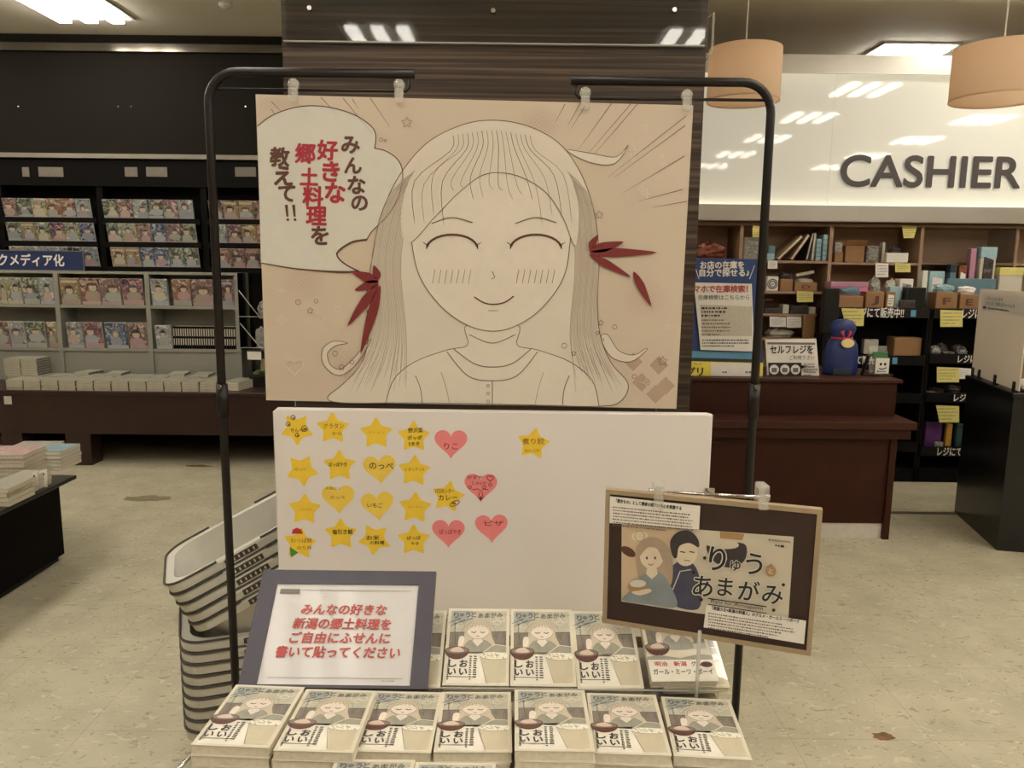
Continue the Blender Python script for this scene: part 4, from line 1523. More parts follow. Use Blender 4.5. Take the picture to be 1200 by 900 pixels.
bk0 = basket('x')
yaw = math.radians(23)
bx0, by0 = -.765, 2.19
NLOW = 9
PITCHB = .034
for k in range(NLOW):
    lab = 'grey shopping basket in the upright lower stack, %s from the floor' % ORD[k]
    loc = (bx0, by0, .001 + k * PITCHB)
    if k == 0:
        bk0.location, bk0.rotation_euler = loc, (0, 0, yaw)
        bk0['label'], bk0['group'] = lab, 'nested grey shopping baskets'
    else:
        dup(bk0, loc, (0, 0, yaw), lab, 'nested grey shopping baskets')
tilt = math.radians(-25)
Ry = Matrix.Rotation(yaw, 4, 'Z')
Rm = Ry @ Matrix.Rotation(tilt, 4, 'Y')
er = Rm.to_euler()
ax_ = (Rm @ Vector((0, 0, 1, 0))).to_3d()
pv = Vector((bx0, by0, .003 + NLOW * PITCHB)) + (Ry @ Vector((-.21, 0, .19, 0))).to_3d()
base = pv + (Rm @ Vector((.21, 0, -.19, 0))).to_3d() + Vector((.03, 0, .010))
for k in range(5):
    dup(bk0, base + ax_ * (PITCHB * k), er, 'grey shopping basket in the tilted upper stack, %s' % ['lowest', 'second from below', 'in the middle', 'second from the top', 'topmost with its inside showing'][k], 'nested grey shopping baskets')

# ================================================================== cashier counter
SVC = 'cashier counter'
ct = thing('cashier_counter', 'dark brown two-tier cashier counter with a white kick plate', 'counter', (1.66, 4.2, 0))
q = MB()
q.box(-.62, .44, -.03, .55, .09, .655, 'counter_wood')
q.build('body', ct)
q = MB(); q.box(.44, .475, -.045, .55, 0, .655, 'counter_wood'); q.build('end_panel', ct)
q = MB(); q.bbox(-.64, .555, -.09, .30, .640, .682, .003, 'counter_edge'); q.build('ledge', ct)
q = MB(); q.box(-.64, .53, -.075, -.03, .585, .640, 'counter_wood'); q.build('apron', ct)
q = MB(); q.box(-.64, .52, .10, .55, .682, .872, 'counter_wood'); q.build('upper_tier', ct)
q = MB(); q.bbox(-.66, .545, .085, .60, .872, .892, .003, 'counter_edge'); q.build('counter_top', ct)
q = MB(); q.box(-.62, .44, -.022, .5, 0, .09, 'kick_white'); q.build('kick_plate', ct)
CTZ = .892

# blue poster stand on the counter
def flat_sign(name, label, cat, px, y, lean, thick, face, draw, group=None, z=None, feet=None):
    """an upright board whose corners are given in the photo: px = TL, TR, BR, BL"""
    P = [atY(u, v, y) for u, v in px]
    zb = min(P[2].z, P[3].z) if z is None else z
    t = thing(name, label, cat, (P[3].x, y, zb), group=group)
    o = Vector(t.location)
    for i in (2, 3):
        P[i].z = zb if z is not None else P[i].z
    q = MB()
    q.M = Matrix.Translation(-o)
    q.quadslab(P[3], P[2], P[1], P[0], thick, face)
    q.build('panel', t)
    a = Art(lambda u, v, L: Vector((atY(u, v, y).x, y - .0012 * L, max(zb + .0004, atY(u, v, y).z))) - o, -1)
    draw(a)
    if a.v:
        a.build('print', t)
    if feet:
        q = MB()
        x0, x1 = 0, P[2].x - o.x
        q.add([(x0 + .02, .0, .02), (x1 - .02, 0, .02), (x1 - .02, feet, 0), (x0 + .02, feet, 0), (x0 + .02, .0, .06), (x1 - .02, 0, .06)], [(0, 1, 2, 3), (4, 3, 2, 5), (0, 3, 4), (1, 5, 2), (0, 4, 5, 1)], face)
        q.build('rear_foot', t)
    return t


def draw_blue(a):
    a.fill([(808, 302), (887, 304), (886, 425), (806, 423)], 'poster_blue', 1)
    a.fill([(806, 411), (886, 413), (886, 424), (806, 422)], 'poster_sky', 2)
    a.fill([(806, 419), (884, 421), (884, 425), (806, 423)], 'ink_navy', 3)
    a.fill([(805, 423), (894, 425), (893, 447), (805, 445)], 'poster_yellow', 3)
    a.fill([(833, 425), (882, 426), (882, 444), (833, 443)], 'white_paper', 4)
    a.text('お店の在庫を', 846, 310.5, 9.5, 'white_paper', 4, width=51, bold=.03)
    a.text('自分で探せる♪', 848.5, 319.5, 9.5, 'white_paper', 4, width=58, bold=.03)
    a.stroke([(815, 315), (819, 327)], .8, 'white_paper', 4)
    a.stroke([(884, 311), (878, 327)], .8, 'white_paper', 4)
    a.text('プリ', 814, 435, 11, 'ink_black', 5, width=19, bold=.02)
    a.text('プレミ', 817, 426.5, 3, 'ink_black', 5, width=9)
    a.lines(846, 434, 855, 438, 1, 'ink_grey', 5, h=.6, seed=3)
    a.lines(873, 434, 882, 438, 1, 'ink_grey', 5, h=.6, seed=5)


YB = 4.36
blue = flat_sign('poster_stand', 'blue and yellow counter poster about searching stock, beside the pillar', 'sign', [(806, 302), (888, 304), (894, 447), (804, 445)], YB, 0, .006, 'poster_blue', draw_blue, z=CTZ + .001, feet=.12)


def draw_sheet(a):
    a.text('スマホで在庫検索！', 840, 338.5, 9, 'sign_red', 2, width=72, bold=.03)
    a.text('在庫検索はこちらから', 848, 348.5, 6.4, 'ink_black', 2, width=60)
    a.fill([(820, 357), (881, 359), (881, 394), (823, 394)], 'page_grey', 1)
    a.lines(822, 359, 852, 372, 3, 'ink_black', 2, h=.6, seed=1)
    a.lines(822, 373, 855, 394, 5, 'ink_line', 2, h=.45, seed=2)
    a.lines(823, 397, 880, 407, 3, 'ink_black', 2, h=.5, seed=3)


sheet = flat_sign('stock_search_sheet', 'white sheet with a large red heading fixed on the blue counter poster', 'sheet', [(813, 331), (881, 332.5), (884, 412), (821, 410)], YB - .02, 0, .002, 'white_paper', draw_sheet)


def draw_self(a):
    a.text('セルフレジを', 927.5, 409.5, 11, 'ink_black', 2, width=50, bold=.025)
    a.text('ご利用下さい', 939.5, 419, 5.5, 'ink_black', 2, width=29)
    a.fill([(899, 401), (955, 401.5), (955, 404), (899, 403.5)], 'ink_grey', 2)
    a.fill([(900, 425), (939, 425), (939, 441), (901, 441)], 'ink_black', 2)
    for x in (907, 919.5, 932):
        a.oval(x, 433, 5.6, 5.8, 'white_paper', 3, 20)
        a.fill([(x - 3, 431), (x + 3, 431), (x + 3, 436), (x - 3, 436)], 'ink_grey', 4)
    a.lines(942, 425, 956, 441, 5, 'ink_grey', 2, h=.5, seed=8)


flat_sign('counter_sign', 'white self-checkout counter sign with three round symbols on a black strip', 'sign', [(897, 398), (956.5, 397), (960, 442.5), (899, 444)], 4.42, 0, .01, 'white_paper', draw_self, z=CTZ + .001, feet=.06)

# blue gift bag with red ribbon and cream tag
def gift_bag():
    b = atY(983, 443, 4.5)
    t = thing('gift_bag', 'blue drawstring gift bag tied with a red ribbon, on the cashier counter', 'bag', (b.x, 4.5, CTZ))
    k = atY(984, 420, 4.5).x - atY(983, 420, 4.5).x
    prof = [(19.5, 0), (20.5, 3), (20, 14), (19.5, 27), (18, 35), (15, 40), (12.0, 43), (13.2, 47), (15.2, 53), (14.6, 58), (11, 63), (4, 65)]
    rr = random.Random(4)
    rings = []
    for r, z in prof:
        rings.append([(r * k * (1 + .035 * math.sin(5 * a + z)) * math.cos(a), r * k * .55 * (1 + .05 * math.cos(4 * a + z)) * math.sin(a), z * k) for a in [2 * math.pi * i / 28 for i in range(28)]])
    q = MB(); q.loft(rings, 'bag_blue', smooth=True); q.build('cloth', t)
    q = MB()
    for s in (-1, 1):
        q.add([(0, -.055 * 1, 43 * k), (s * 7 * k, -.06, 51 * k), (s * 3 * k, -.062, 53 * k), (s * 2.5 * k, -.058, 44 * k)], [(0, 1, 2, 3)], 'bag_red')
        q.tube([(0, -.052, 43 * k), (s * 4 * k, -.06, 38 * k)], .004, 'bag_red', 6)
    q.lathe([(12.4 * k, 42 * k), (12.8 * k, 43 * k), (12.4 * k, 44 * k)], 'bag_red', 20)
    for i_, v_ in enumerate(q.v):
        if v_.y > -.049:
            q.v[i_] = Vector((v_.x, v_.y * .6, v_.z))
    q.build('ribbon', t)
    q = MB()
    c = [(7.5 * k * math.cos(a) + 1.5 * k, -.066 + .0, 38 * k + 5.2 * k * math.sin(a)) for a in [2 * math.pi * i / 24 for i in range(24)]]
    q.loft([c, [(x, y - .004, z) for x, y, z in c]], 'plaque_cream')
    q.build('tag', t)
    q = MB()
    q.box(-12 * k, 8 * k, -.062, -.058, 1 * k, 8 * k, 'ink_navy')
    q.build('label_strip', t)


gift_bag()


def card_holder():
    b = atY(1030, 445, 4.45)
    t = thing('card_holder', 'clear card holder with green and white leaflets at the counter end', 'card holder', (b.x, 4.45, CTZ))
    k = atY(1031, 430, 4.45).x - atY(1030, 430, 4.45).x
    q = MB(); q.bbox(-16 * k, 14 * k, -.03, .05, 0, 3 * k, .004, 'acrylic'); q.build('base', t)
    q = MB(); q.add([(-10 * k, .01, 3 * k), (10 * k, .01, 3 * k), (8 * k, .04, 34 * k), (-10 * k, .04, 34 * k)], [(0, 1, 2, 3)], 'clip_clear')
    q.tube([(-11 * k, .01, 3 * k), (-11 * k, .04, 34 * k), (9 * k, .04, 34 * k), (11 * k, .01, 3 * k)], .004, 'clip_clear', 6)
    q.build('holder', t)
    q = MB(); q.box(-9 * k, 8 * k, .0, .01, 20 * k, 28 * k, 'green_card'); q.build('green_leaflet', t)
    a = Art(lambda x, y, L: (x * k, -.006 - .001 * L, y * k), 1)
    a.box(-6 * k, 10 * k, -.006, 0, 3 * k, 21 * k, 'white_paper')
    for x in (0, 5):
        a.oval(x, 14, 1.5, 1.8, 'ink_black', 1, 10)
    a.stroke([(-2, 9), (2, 8), (7, 10)], 1.2, 'ink_black', 1)
    a.lines(-4, 4, 9, 7, 1, 'ink_grey', 1, h=.6, seed=2)
    a.build('white_leaflet', t)
    q = MB(); q.add([(-21 * k, .0, 0), (-19 * k, .01, 0), (-13 * k, .01, 24 * k), (-15 * k, 0, 24 * k), (-21 * k, -.03, 0), (-19 * k, -.03, 0), (-13 * k, -.03, 24 * k), (-15 * k, -.03, 24 * k)],
                    [(0, 1, 2, 3), (7, 6, 5, 4), (0, 4, 5, 1), (2, 6, 7, 3), (1, 5, 6, 2), (0, 3, 7, 4)], 'black_gloss')
    q2 = q
    tt = thing('slanted_easel', 'thin dark slanted easel beside the blue gift bag', 'easel', (b.x, 4.47, CTZ))
    q2.build('prop', tt)
    q = MB(); q.box(-24 * k, -17 * k, .012, .02, 0, 20 * k, 'acrylic'); q.build('clear_plate', tt)


card_holder()

# ================================================================== illuminated sign
GY = 5.60
sg = thing('cashier_sign', 'long illuminated white sign reading CASHIER between brushed metal bands', 'sign', (2.6, GY, 1.84))
gx0, gx1 = .70, 4.6
zb0, zb1 = 1.842, atY(1100, 243, GY).z
zt0, zt1 = atY(1000, 89, GY).z, atY(1000, 67, GY).z
seam = atY(975, 160, GY).x
o = Vector(sg.location)
def SB(name, x0, x1, y0, y1, z0, z1, mt):
    q = MB(); q.M = Matrix.Translation(-o); q.box(x0, x1, y0, y1, z0, z1, mt)
    return q.build(name, sg)
xs = [gx0, seam - .0015, seam + .0015, gx1]
SB('light_panel', xs[0], xs[1], GY, GY + .02, zb1 - .03, zt0 + .03, 'sign_white')
SB('light_panel', xs[2], xs[3], GY, GY + .02, zb1 - .03, zt0 + .03, 'sign_white')
SB('backing', gx0, gx1, GY + .02, GY + .12, zb0, zt1, 'shelf_wood')
s2 = atY(1003, 252, GY).x
SB('lower_band', gx0, s2 - .001, GY - .06, GY - .045, zb0, zb1, 'steel_band')
SB('lower_band', s2 + .001, gx1, GY - .06, GY - .045, zb0, zb1, 'steel_band')
SB('band_floor', gx0, gx1, GY - .045, GY, zb0, zb0 + .01, 'steel_band')
SB('upper_band', gx0, gx1, GY - .06, GY - .045, zt0, zt1, 'steel_band')
SB('band_roof', gx0, gx1, GY - .045, GY + .02, zt1 - .01, zt1, 'steel_band')
SB('lower_led_strip', gx0, gx1, GY - .035, GY - .015, zb1 - .05, zb1 - .04, 'sign_led')
SB('upper_led_strip', gx0, gx1, GY - .030, GY - .020, zt0 + .05, zt0 + .055, 'sign_led')
a = Art(lambda u, v, L: Vector((atY(u, v, GY).x, GY - .001 * L, atY(u, v, GY).z)) - o, -1)
vs_, fs_, gw, gh = glyphs('CASHIER', 0, 6)
LT = MB()
LT.M = Matrix.Translation(-o)
pc = atY(1090, 201.5, GY)
wpx = atY(1195, 201, GY).x - atY(985, 201, GY).x
hpx = atY(1090, 183, GY).z - atY(1090, 220, GY).z
hgl = glyphs('H', 0, 6)[3]
for dx, dz, yy in [(0, 0, .0)] + [(.0065 * math.cos(i * math.pi / 4), .0065 * math.sin(i * math.pi / 4), .0001 * (i + 1)) for i in range(8)]:
    b = [(pc.x + x * wpx / gw + dx, GY - .012 + yy, pc.z + y * hpx / hgl * .95 + dz) for x, y in vs_]
    LT.add(b, fs_, 'letter_grey')
LT.build('letters', sg)

# pendants
def pendant(px, u0, u1, vt, vb, y, label):
    c = atY((u0 + u1) / 2, vb, y)
    r = (atY(u1, vb, y).x - atY(u0, vb, y).x) / 2
    h = atY((u0 + u1) / 2, vt, y).z - c.z
    t = thing('pendant_lamp', label, 'pendant lamp', (c.x, y, c.z), group='drum pendant lamps over the counter')
    if 'shade_cloth' not in MATS:
        mt = bpy.data.materials.new('shade_cloth')
        mt.use_nodes = True
        nt = mt.node_tree
        nt.nodes.clear()
        N = nt.nodes.new
        o_, d, tr, mx = N('ShaderNodeOutputMaterial'), N('ShaderNodeBsdfDiffuse'), N('ShaderNodeBsdfTranslucent'), N('ShaderNodeMixShader')
        d.inputs[0].default_value = (*lin((226, 202, 176)), 1)
        tr.inputs[0].default_value = (*lin((230, 206, 178)), 1)
        mx.inputs[0].default_value = .45
        nt.links.new(d.outputs[0], mx.inputs[1]); nt.links.new(tr.outputs[0], mx.inputs[2]); nt.links.new(mx.outputs[0], o_.inputs[0])
        MATS['shade_cloth'] = mt
    q = MB(); q.lathe([(r, 0), (r, h)], 'shade_cloth', 56); q.build('shade', t)
    q = MB(); q.lathe([(r, h), (.02, h - .004), (.0, h - .004)], 'shade_cloth', 56); q.build('top_disc', t)
    q = MB(); q.lathe([(r - .002, -.002), (r + .001, -.002), (r + .001, .006), (r - .002, .006)], 'shade_cloth', 56); q.build('lower_hem', t)
    q = MB(); q.tube([(0, 0, h - .01), (0, 0, h + .03)], .008, 'diffuser_frame', 10); q.build('socket_cap', t)
    q = MB(); q.tube([(0, 0, h + .03), (0, 0, RZ - c.z)], .004, 'diffuser_frame', 8); q.build('cord', t)
    q = MB(); q.lathe([(0, .10), (.022, .105), (.036, .125), (.036, .145), (.02, .175), (.014, .19), (0, .19)], 'bulb', 20); q.build('bulb', t)
    q = MB(); q.tube([(0, 0, .19), (0, 0, h)], .012, 'diffuser_frame', 10); q.build('lamp_holder', t)


pendant(869, 829, 912, 58, 119, 4.15, 'peach drum pendant lamp close to the wood-clad pillar')
pendant(1170, 1118, 1222, 56, 117, 3.70, 'peach drum pendant lamp above the CASHIER lettering, cut by the picture edge')
# clear brackets on the pillar
pt_ = PY - .012
pz = atY(580, 50, pt_).z
t = thing('acrylic_header', 'clear acrylic sign sleeve screwed to the pillar above the poster', 'sign holder', (0, PY, pz))
x0, x1 = atY(332, 40, pt_).x, atY(826, 46, pt_).x
q = MB(); q.box(x0, x1, -.014, -.010, 0, .5, 'acrylic'); q.build('front_sheet', t)
q = MB(); q.box(x0, x1, -.0145, -.0005, -.004, 0, 'acrylic_edge'); q.build('lower_edge', t)
for u, v in ((363, 10), (578, 13), (790, 12)):
    p = atY(u, v, pt_)
    q = MB(); q.tube([(p.x, -.004, p.z - pz), (p.x, -.020, p.z - pz)], .007, 'chrome', 12); q.build('screw', t)
p0 = atY(835, 45, PY - .01)
t = thing('clear_bracket', 'small clear bracket on the pillar edge beside the pendant lamp', 'bracket', (pr, PY + .03, p0.z))
q = MB()
q.tube([(.004, 0, .07), (.026, 0, .09), (.026, 0, -.03), (.004, 0, -.06), (.004, 0, .07)], .004, 'clip_clear', 8)
q.build('loop', t)

# ================================================================== wooden shelving behind the counter
HY = 5.66
hx = [.80, atY(868, 300, HY).x, atY(973, 300, HY).x, atY(1079, 300, HY).x, atY(1190, 300, HY).x, 4.1, 4.6]
hb = thing('back_shelving', 'brown wooden shelving with compartments below the illuminated sign', 'shelving', (2.6, HY, 0))
o = Vector((2.6, HY, 0))
HZT = 1.832
def HB(name, x0, x1, y0, y1, z0, z1, mt):
    q = MB(); q.M = Matrix.Translation((-2.6, 0, 0)); q.box(x0, x1, y0, y1, z0, z1, mt)
    return q.build(name, hb)
HB('back_panel', hx[0], hx[-1], .33, .345, 0, HZT, 'shelf_wood_back')
HB('top_board', hx[0], hx[-1], 0, .33, HZT - .02, HZT, 'shelf_wood')
for x in hx:
    HB('upright', x - .012, x + .012, 0, .33, 0, HZT - .02, 'shelf_wood')
HZ = {0: [1.56, 1.15], 1: [1.565, 1.343, 1.178, 1.0], 2: [1.558, 1.23], 3: [1.565, 1.23], 4: [1.565, 1.23], 5: [1.565, 1.23]}
for b, zs in HZ.items():
    for z in zs:
        HB('shelf_board', hx[b] + .012, hx[b + 1] - .012, .005, .33, z - .018, z, 'shelf_wood')
# pale sliding pane in the fourth bay
q = MB(); q.box(hx[3] + .02, hx[4] - .01, 5.655, 5.659, 1.25, HZT - .03, 'acrylic')
gp = tag(q.build('sliding_pane'), 'clear sliding pane in front of a brown compartment below the sign', 'pane')
gp.location = (0, -.004, 0)

# ---- things on the shelves: boxes built from their place in the photo
def carton(u0, v0, u1, v1, y, depth, mt, name, label, cat='box', z=None, lid=None, mark=None, rot=0.0, flaps=False, patch=None):
    a, b = atY(u0, v1, y), atY(u1, v0, y)
    z0 = (a.z if z is None else z) + .0012
    w, h = b.x - a.x, max(.01, b.z - z0)
    t = thing(name, label, cat, ((a.x + b.x) / 2, y, z0), (0, rot, 0))
    q = MB()
    q.bbox(-w / 2, w / 2, 0, depth, 0, h, min(.004, w * .08), mt)
    q.build('body', t)
    if lid:
        q = MB(); q.bbox(-w / 2 - .002, w / 2 + .002, -.002, depth + .002, h * .82, h + .002, .003, lid); q.build('lid', t)
    if flaps:
        q = MB()
        q.quadslab((-w / 2, 0, h), (w / 2, 0, h), (w / 2 + .005, -.03, h + .035), (-w / 2 - .005, -.03, h + .035), .003, mt)
        q.build('flap', t)
        q = MB()
        q.quadslab((-w / 2, depth, h), (w / 2, depth, h), (w / 2, depth + .01, h + .045), (-w / 2, depth + .01, h + .045), .003, mt)
        q.build('flap', t)
    if patch or mark:
        A_ = Art(lambda x, yy, L: (x * w / 2, -.0015 - .0008 * L, yy * h), 1)
        if patch:
            A_.fill([(-.7, .2), (.6, .15), (.7, .8), (-.6, .85)], patch, 1)
            A_.lines(-.5, .7, .6, .25, 3, 'ink_grey', 2, h=.5, seed=int(u0))
        if mark:
            ch, mc = mark
            A_.text(ch, 0, .5, .55, mc, 2, width=.7 if len(ch) < 2 else 1.5, bold=.02)
        A_.build('label', t)
    return t


def memo(u0, v0, u1, v1, y, label, mt='memo_yellow', skew=(0, 0, 0, 0)):
    def dr(a):
        a.lines(u0 + 2, v0 + 2, u1 - 1, v1 - 2, 4, 'ink_line', 1, h=.25, seed=int(u0 + v0))
    return flat_sign('memo_slip', label, 'paper slip', [(u0 + skew[0], v0), (u1 + skew[1], v0 + 1), (u1 + skew[2], v1), (u0 + skew[3], v1)], y, 0, .0015, mt, dr)


# first bay, partly behind the pillar
def crumple(u0, v0, u1, v1, y, depth, mt, name, label, cat, seed=1, z=None, mt2=None):
    """a soft bag of goods: a lumpy closed form"""
    a, b = atY(u0, v1, y), atY(u1, v0, y)
    z0 = (a.z if z is None else z) + .0012
    w, h = b.x - a.x, b.z - z0
    t = thing(name, label, cat, ((a.x + b.x) / 2, y + depth / 2, z0))
    rr = random.Random(seed)
    n, m_ = 18, 9
    rings = []
    for i in range(m_):
        f = i / (m_ - 1)
        k = (1 - abs(2 * f - 1) ** 3.2) ** .5 if 0 < f < 1 else (.85 if f == 0 else .15)
        rings.append([(w / 2 * k * (1 - .30 * rr.random()) * math.copysign(abs(math.cos(q_)) ** .6, math.cos(q_)), depth / 2 * k * (1 - .30 * rr.random()) * math.copysign(abs(math.sin(q_)) ** .6, math.sin(q_)), h * f * (1 - .22 * rr.random()) if i else 0.0015) for q_ in [2 * math.pi * j / n for j in range(n)]])
    q = MB(); q.loft(rings, mt, smooth=False); q.build('wrapping', t)
    if mt2:
        q = MB(); q.bbox(-w * .2, w * .2, -depth * .52, -depth * .45, h * .25, h * .6, .003, mt2); q.build('label', t)
    return t


mat('red_brown_goods', (132, 74, 56), .3, var=.6, scale=40)
mat('grey_goods', (150, 146, 138), .3, var=.6, scale=45)
mat('dark_goods', (62, 54, 52), .35, var=.7, scale=45)
mat('mixed_goods', (120, 112, 104), .35, var=.8, scale=60)
SH = [1.56, 1.565, 1.558, 1.565]
crumple(812, 281, 856, 301, HY + .03, .22, 'red_brown_goods', 'wrapped_goods', 'heap of reddish brown wrapped goods in the compartment beside the pillar', 'goods', 3, z=SH[0])
carton(871, 278, 893, 303, HY + .04, .12, 'clip_clear', 'clear_pouch', 'clear pouch with crumpled pale contents in the compartment by the stand pole', 'pouch', z=SH[1], patch='grey_goods')
carton(899, 297, 908, 304, HY + .05, .15, 'pale_blue', 'flat_box', 'small flat pale blue box at the foot of the leaning binders', z=SH[1])
carton(900, 288, 909, 297, HY + .06, .1, 'teal_box', 'small_box', 'small teal box standing on the flat pale blue box', z=SH[1] + .048)
def folder(u, v, mt, rot, y, w_, label, h=None, th=.03):
    b = atY(u, 304, y)
    hh = h or .20
    t = thing('binder', label, 'binder', (b.x, y, SH[1] + .002 + (th + .003) * math.sin(rot)), (0, rot, 0), group='binders leaning on the upper shelf')
    q = MB(); q.bbox(-.003, .0, 0, .22, .0, hh, .0008, mt); q.bbox(th, th + .003, 0, .22, 0, hh, .0008, mt); q.box(0, th, .212, .22, 0, hh, mt)
    q.build('cover', t)
    q = MB(); q.box(.002, th - .002, .002, .20, .004, hh - .004, 'page_edge'); q.build('pages', t)
folder(911, 0, 'shelf_wood_back', .78, HY + .03, 0, 'brown binder leaning flattest against the others on the upper shelf', .235, .014)
folder(926.5, 0, 'shelf_wood_back', .58, HY + .03, 0, 'brown binder leaning steeply next to the flattest one', .215, .014)
folder(944.5, 0, 'dark_goods', .17, HY + .03, 0, 'dark binder with its spine nearly upright on the upper shelf', .20, .012)
folder(951.3, 0, 'page_grey', .05, HY + .03, 0, 'slim grey binder beside the blue checked boxes', .20, .010)
def checked(u0, v0, u1, v1, label, z):
    t = carton(u0, v0, u1, v1, HY + .02, .2, 'pale_blue', 'checked_box', label, z=z)
    a_, b_ = atY(u0, v1, HY + .02), atY(u1, v0, HY + .02)
    w, h = b_.x - a_.x, b_.z - z
    A_ = Art(lambda x, y, L: (-w / 2 + x * w, -.0015, y * h), 1)
    for i in range(1, 3):
        A_.stroke([(i / 3, 0), (i / 3, 1)], .05, 'teal_box', 1)
    for i in range(1, 5):
        A_.stroke([(0, i / 5), (1, i / 5)], .03, 'teal_box', 1)
    A_.build('checked_paper', t)
checked(956, 280, 963, 304, 'blue checked box, the lower one, beside the slim grey binder', SH[1])
checked(963.6, 275, 970.5, 304, 'blue checked box, the taller one, against the shelf upright', SH[1])
memo(882, 264, 893, 278, HY - .008, 'yellow memo slip hanging beside the stand pole at the top of the shelving')
memo(900, 305, 911, 315, HY - .006, 'small white slip on the edge of the binder shelf', 'white_paper')
t = carton(898, 324, 912.5, 339.5, HY + .03, .1, 'white_paper', 'printed_box', 'white box with a round black emblem on the second shelf', z=1.343)
A_ = Art(lambda x, y, L: (x * .046, -.0015 - .001 * L, .05 + y * .046), 1)
for r_ in (.75, .5):
    A_.ring(0, 0, r_, .14, 'ink_black', 1, 24)
A_.lines(-.4, .25, .4, -.25, 2, 'ink_black', 1, h=.5, seed=3)
A_.build('emblem', t)
carton(914, 327, 929.5, 340, HY + .03, .14, 'cardboard', 'small_carton', 'open cardboard carton on the second shelf beside the emblem box', z=1.343)
crumple(914, 318, 931, 329, HY + .05, .1, 'dark_goods', 'packaged_goods', 'dark packages heaped in the open carton on the second shelf', 'goods', 5, z=1.343 + .078)
carton(931, 331, 958, 340, HY + .03, .14, 'cardboard', 'low_carton', 'low cardboard tray carton marked with a letter on the second shelf', z=1.343, mark=('D', 'ink_brown'))
crumple(934, 326, 956, 332, HY + .05, .1, 'page_grey', 'folded_paper', 'crumpled white paper in the low tray carton', 'paper', 8, z=1.343 + .058)
carton(933, 319, 955, 327, HY + .06, .05, 'page_grey', 'narrow_box', 'narrow pale box lying tilted on top of the low tray carton', z=1.343 + .118, rot=-.2)
memo(934, 341, 953, 354, HY - .006, 'yellow memo slip below the low tray carton')
carton(896, 350, 905, 361, HY + .05, .12, 'dark_goods', 'dark_box', 'little dark box on the third shelf behind the stand pole', z=1.178 + .09)
carton(896, 361, 917, 368, HY + .03, .2, 'dark_goods', 'document_tray', 'dark document tray on the third shelf below the little dark box', z=1.178, patch=None)
carton(917, 357, 925, 368, HY + .03, .1, 'page_grey', 'paper_box', 'pale paper box in the middle of the third shelf', z=1.178)
carton(926, 358, 946, 368, HY + .03, .16, 'dark_goods', 'label_printer', 'dark grey label printer on the third shelf', 'printer', z=1.178)
carton(948, 360, 956, 368, HY + .03, .1, 'page_grey', 'small_paper_box', 'pale box at the end of the third shelf', z=1.178)
memo(902, 371, 921, 383, HY - .006, 'white handwritten notice on the third shelf edge, behind the self-checkout sign', 'white_paper')
memo(922, 371, 939, 384, HY - .007, 'second white notice on the third shelf edge, near the brown envelope', 'white_paper')
carton(941, 369, 956, 398, HY - .04, .03, 'cardboard', 'envelope_file', 'brown envelope file standing upright beside the white notices', 'file', z=1.0)
crumple(899, 385, 935, 400, HY + .02, .16, 'page_grey', 'plastic_bags', 'crumpled pale plastic bags behind the self-checkout sign', 'bags', 12, z=1.0)
# dark monitor back between the bays
t = thing('monitor', 'dark register monitor seen from behind, above the blue gift bag', 'monitor', (atY(968, 420, 4.75).x, 4.75, CTZ))
q = MB(); q.bbox(-.05, .05, -.02, .02, .22, .50, .006, 'black_gloss'); q.build('screen_housing', t)
q = MB(); q.bbox(-.02, .02, .0, .02, .01, .24, .003, 'black_gloss'); q.build('neck', t)
q = MB(); q.bbox(-.07, .07, -.05, .07, 0, .012, .004, 'black_gloss'); q.build('base', t)
# third bay
carton(978, 295, 988.5, 304, HY + .03, .1, 'cardboard', 'tiny_carton', 'tiny cardboard carton at the end of the third compartment', z=SH[2])
carton(978, 284, 988, 294, HY + .04, .07, 'grey_goods', 'goods_packet', 'grey patterned packet on the tiny carton', z=SH[2] + .063)
carton(990, 288, 1014, 304, HY + .03, .16, 'cardboard', 'shelf_carton', 'open brown carton in the middle of the third compartment', z=SH[2], flaps=True)
carton(1015, 288, 1031, 304, HY + .03, .1, 'mixed_goods', 'patterned_box', 'grey patterned box beside the open brown carton', z=SH[2], patch='grey_goods')
carton(1033, 284, 1038, 304, HY + .05, .05, 'page_grey', 'thin_box', 'thin pale box standing behind the low white box', z=SH[2])
carton(1038.5, 296.5, 1065, 304, HY + .02, .12, 'white_paper', 'low_box', 'low white box with an oval mark in the third compartment', z=SH[2], patch=None)
crumple(1043, 288, 1058, 297, HY + .05, .07, 'dark_goods', 'goods_bundle', 'dark bundle on the low white box', 'goods', 21, z=SH[2] + .060)
memo(1056, 264, 1075, 279, HY - .008, 'yellow memo slip folded at a corner, at the top of the third compartment', skew=(1, 0, -4, 3))
memo(1026, 308, 1041, 325, HY - .006, 'white handwritten slip hanging from the third compartment shelf', 'white_paper')
memo(1049, 308, 1067, 319, HY - .006, 'yellow memo slip hanging from the third compartment shelf')

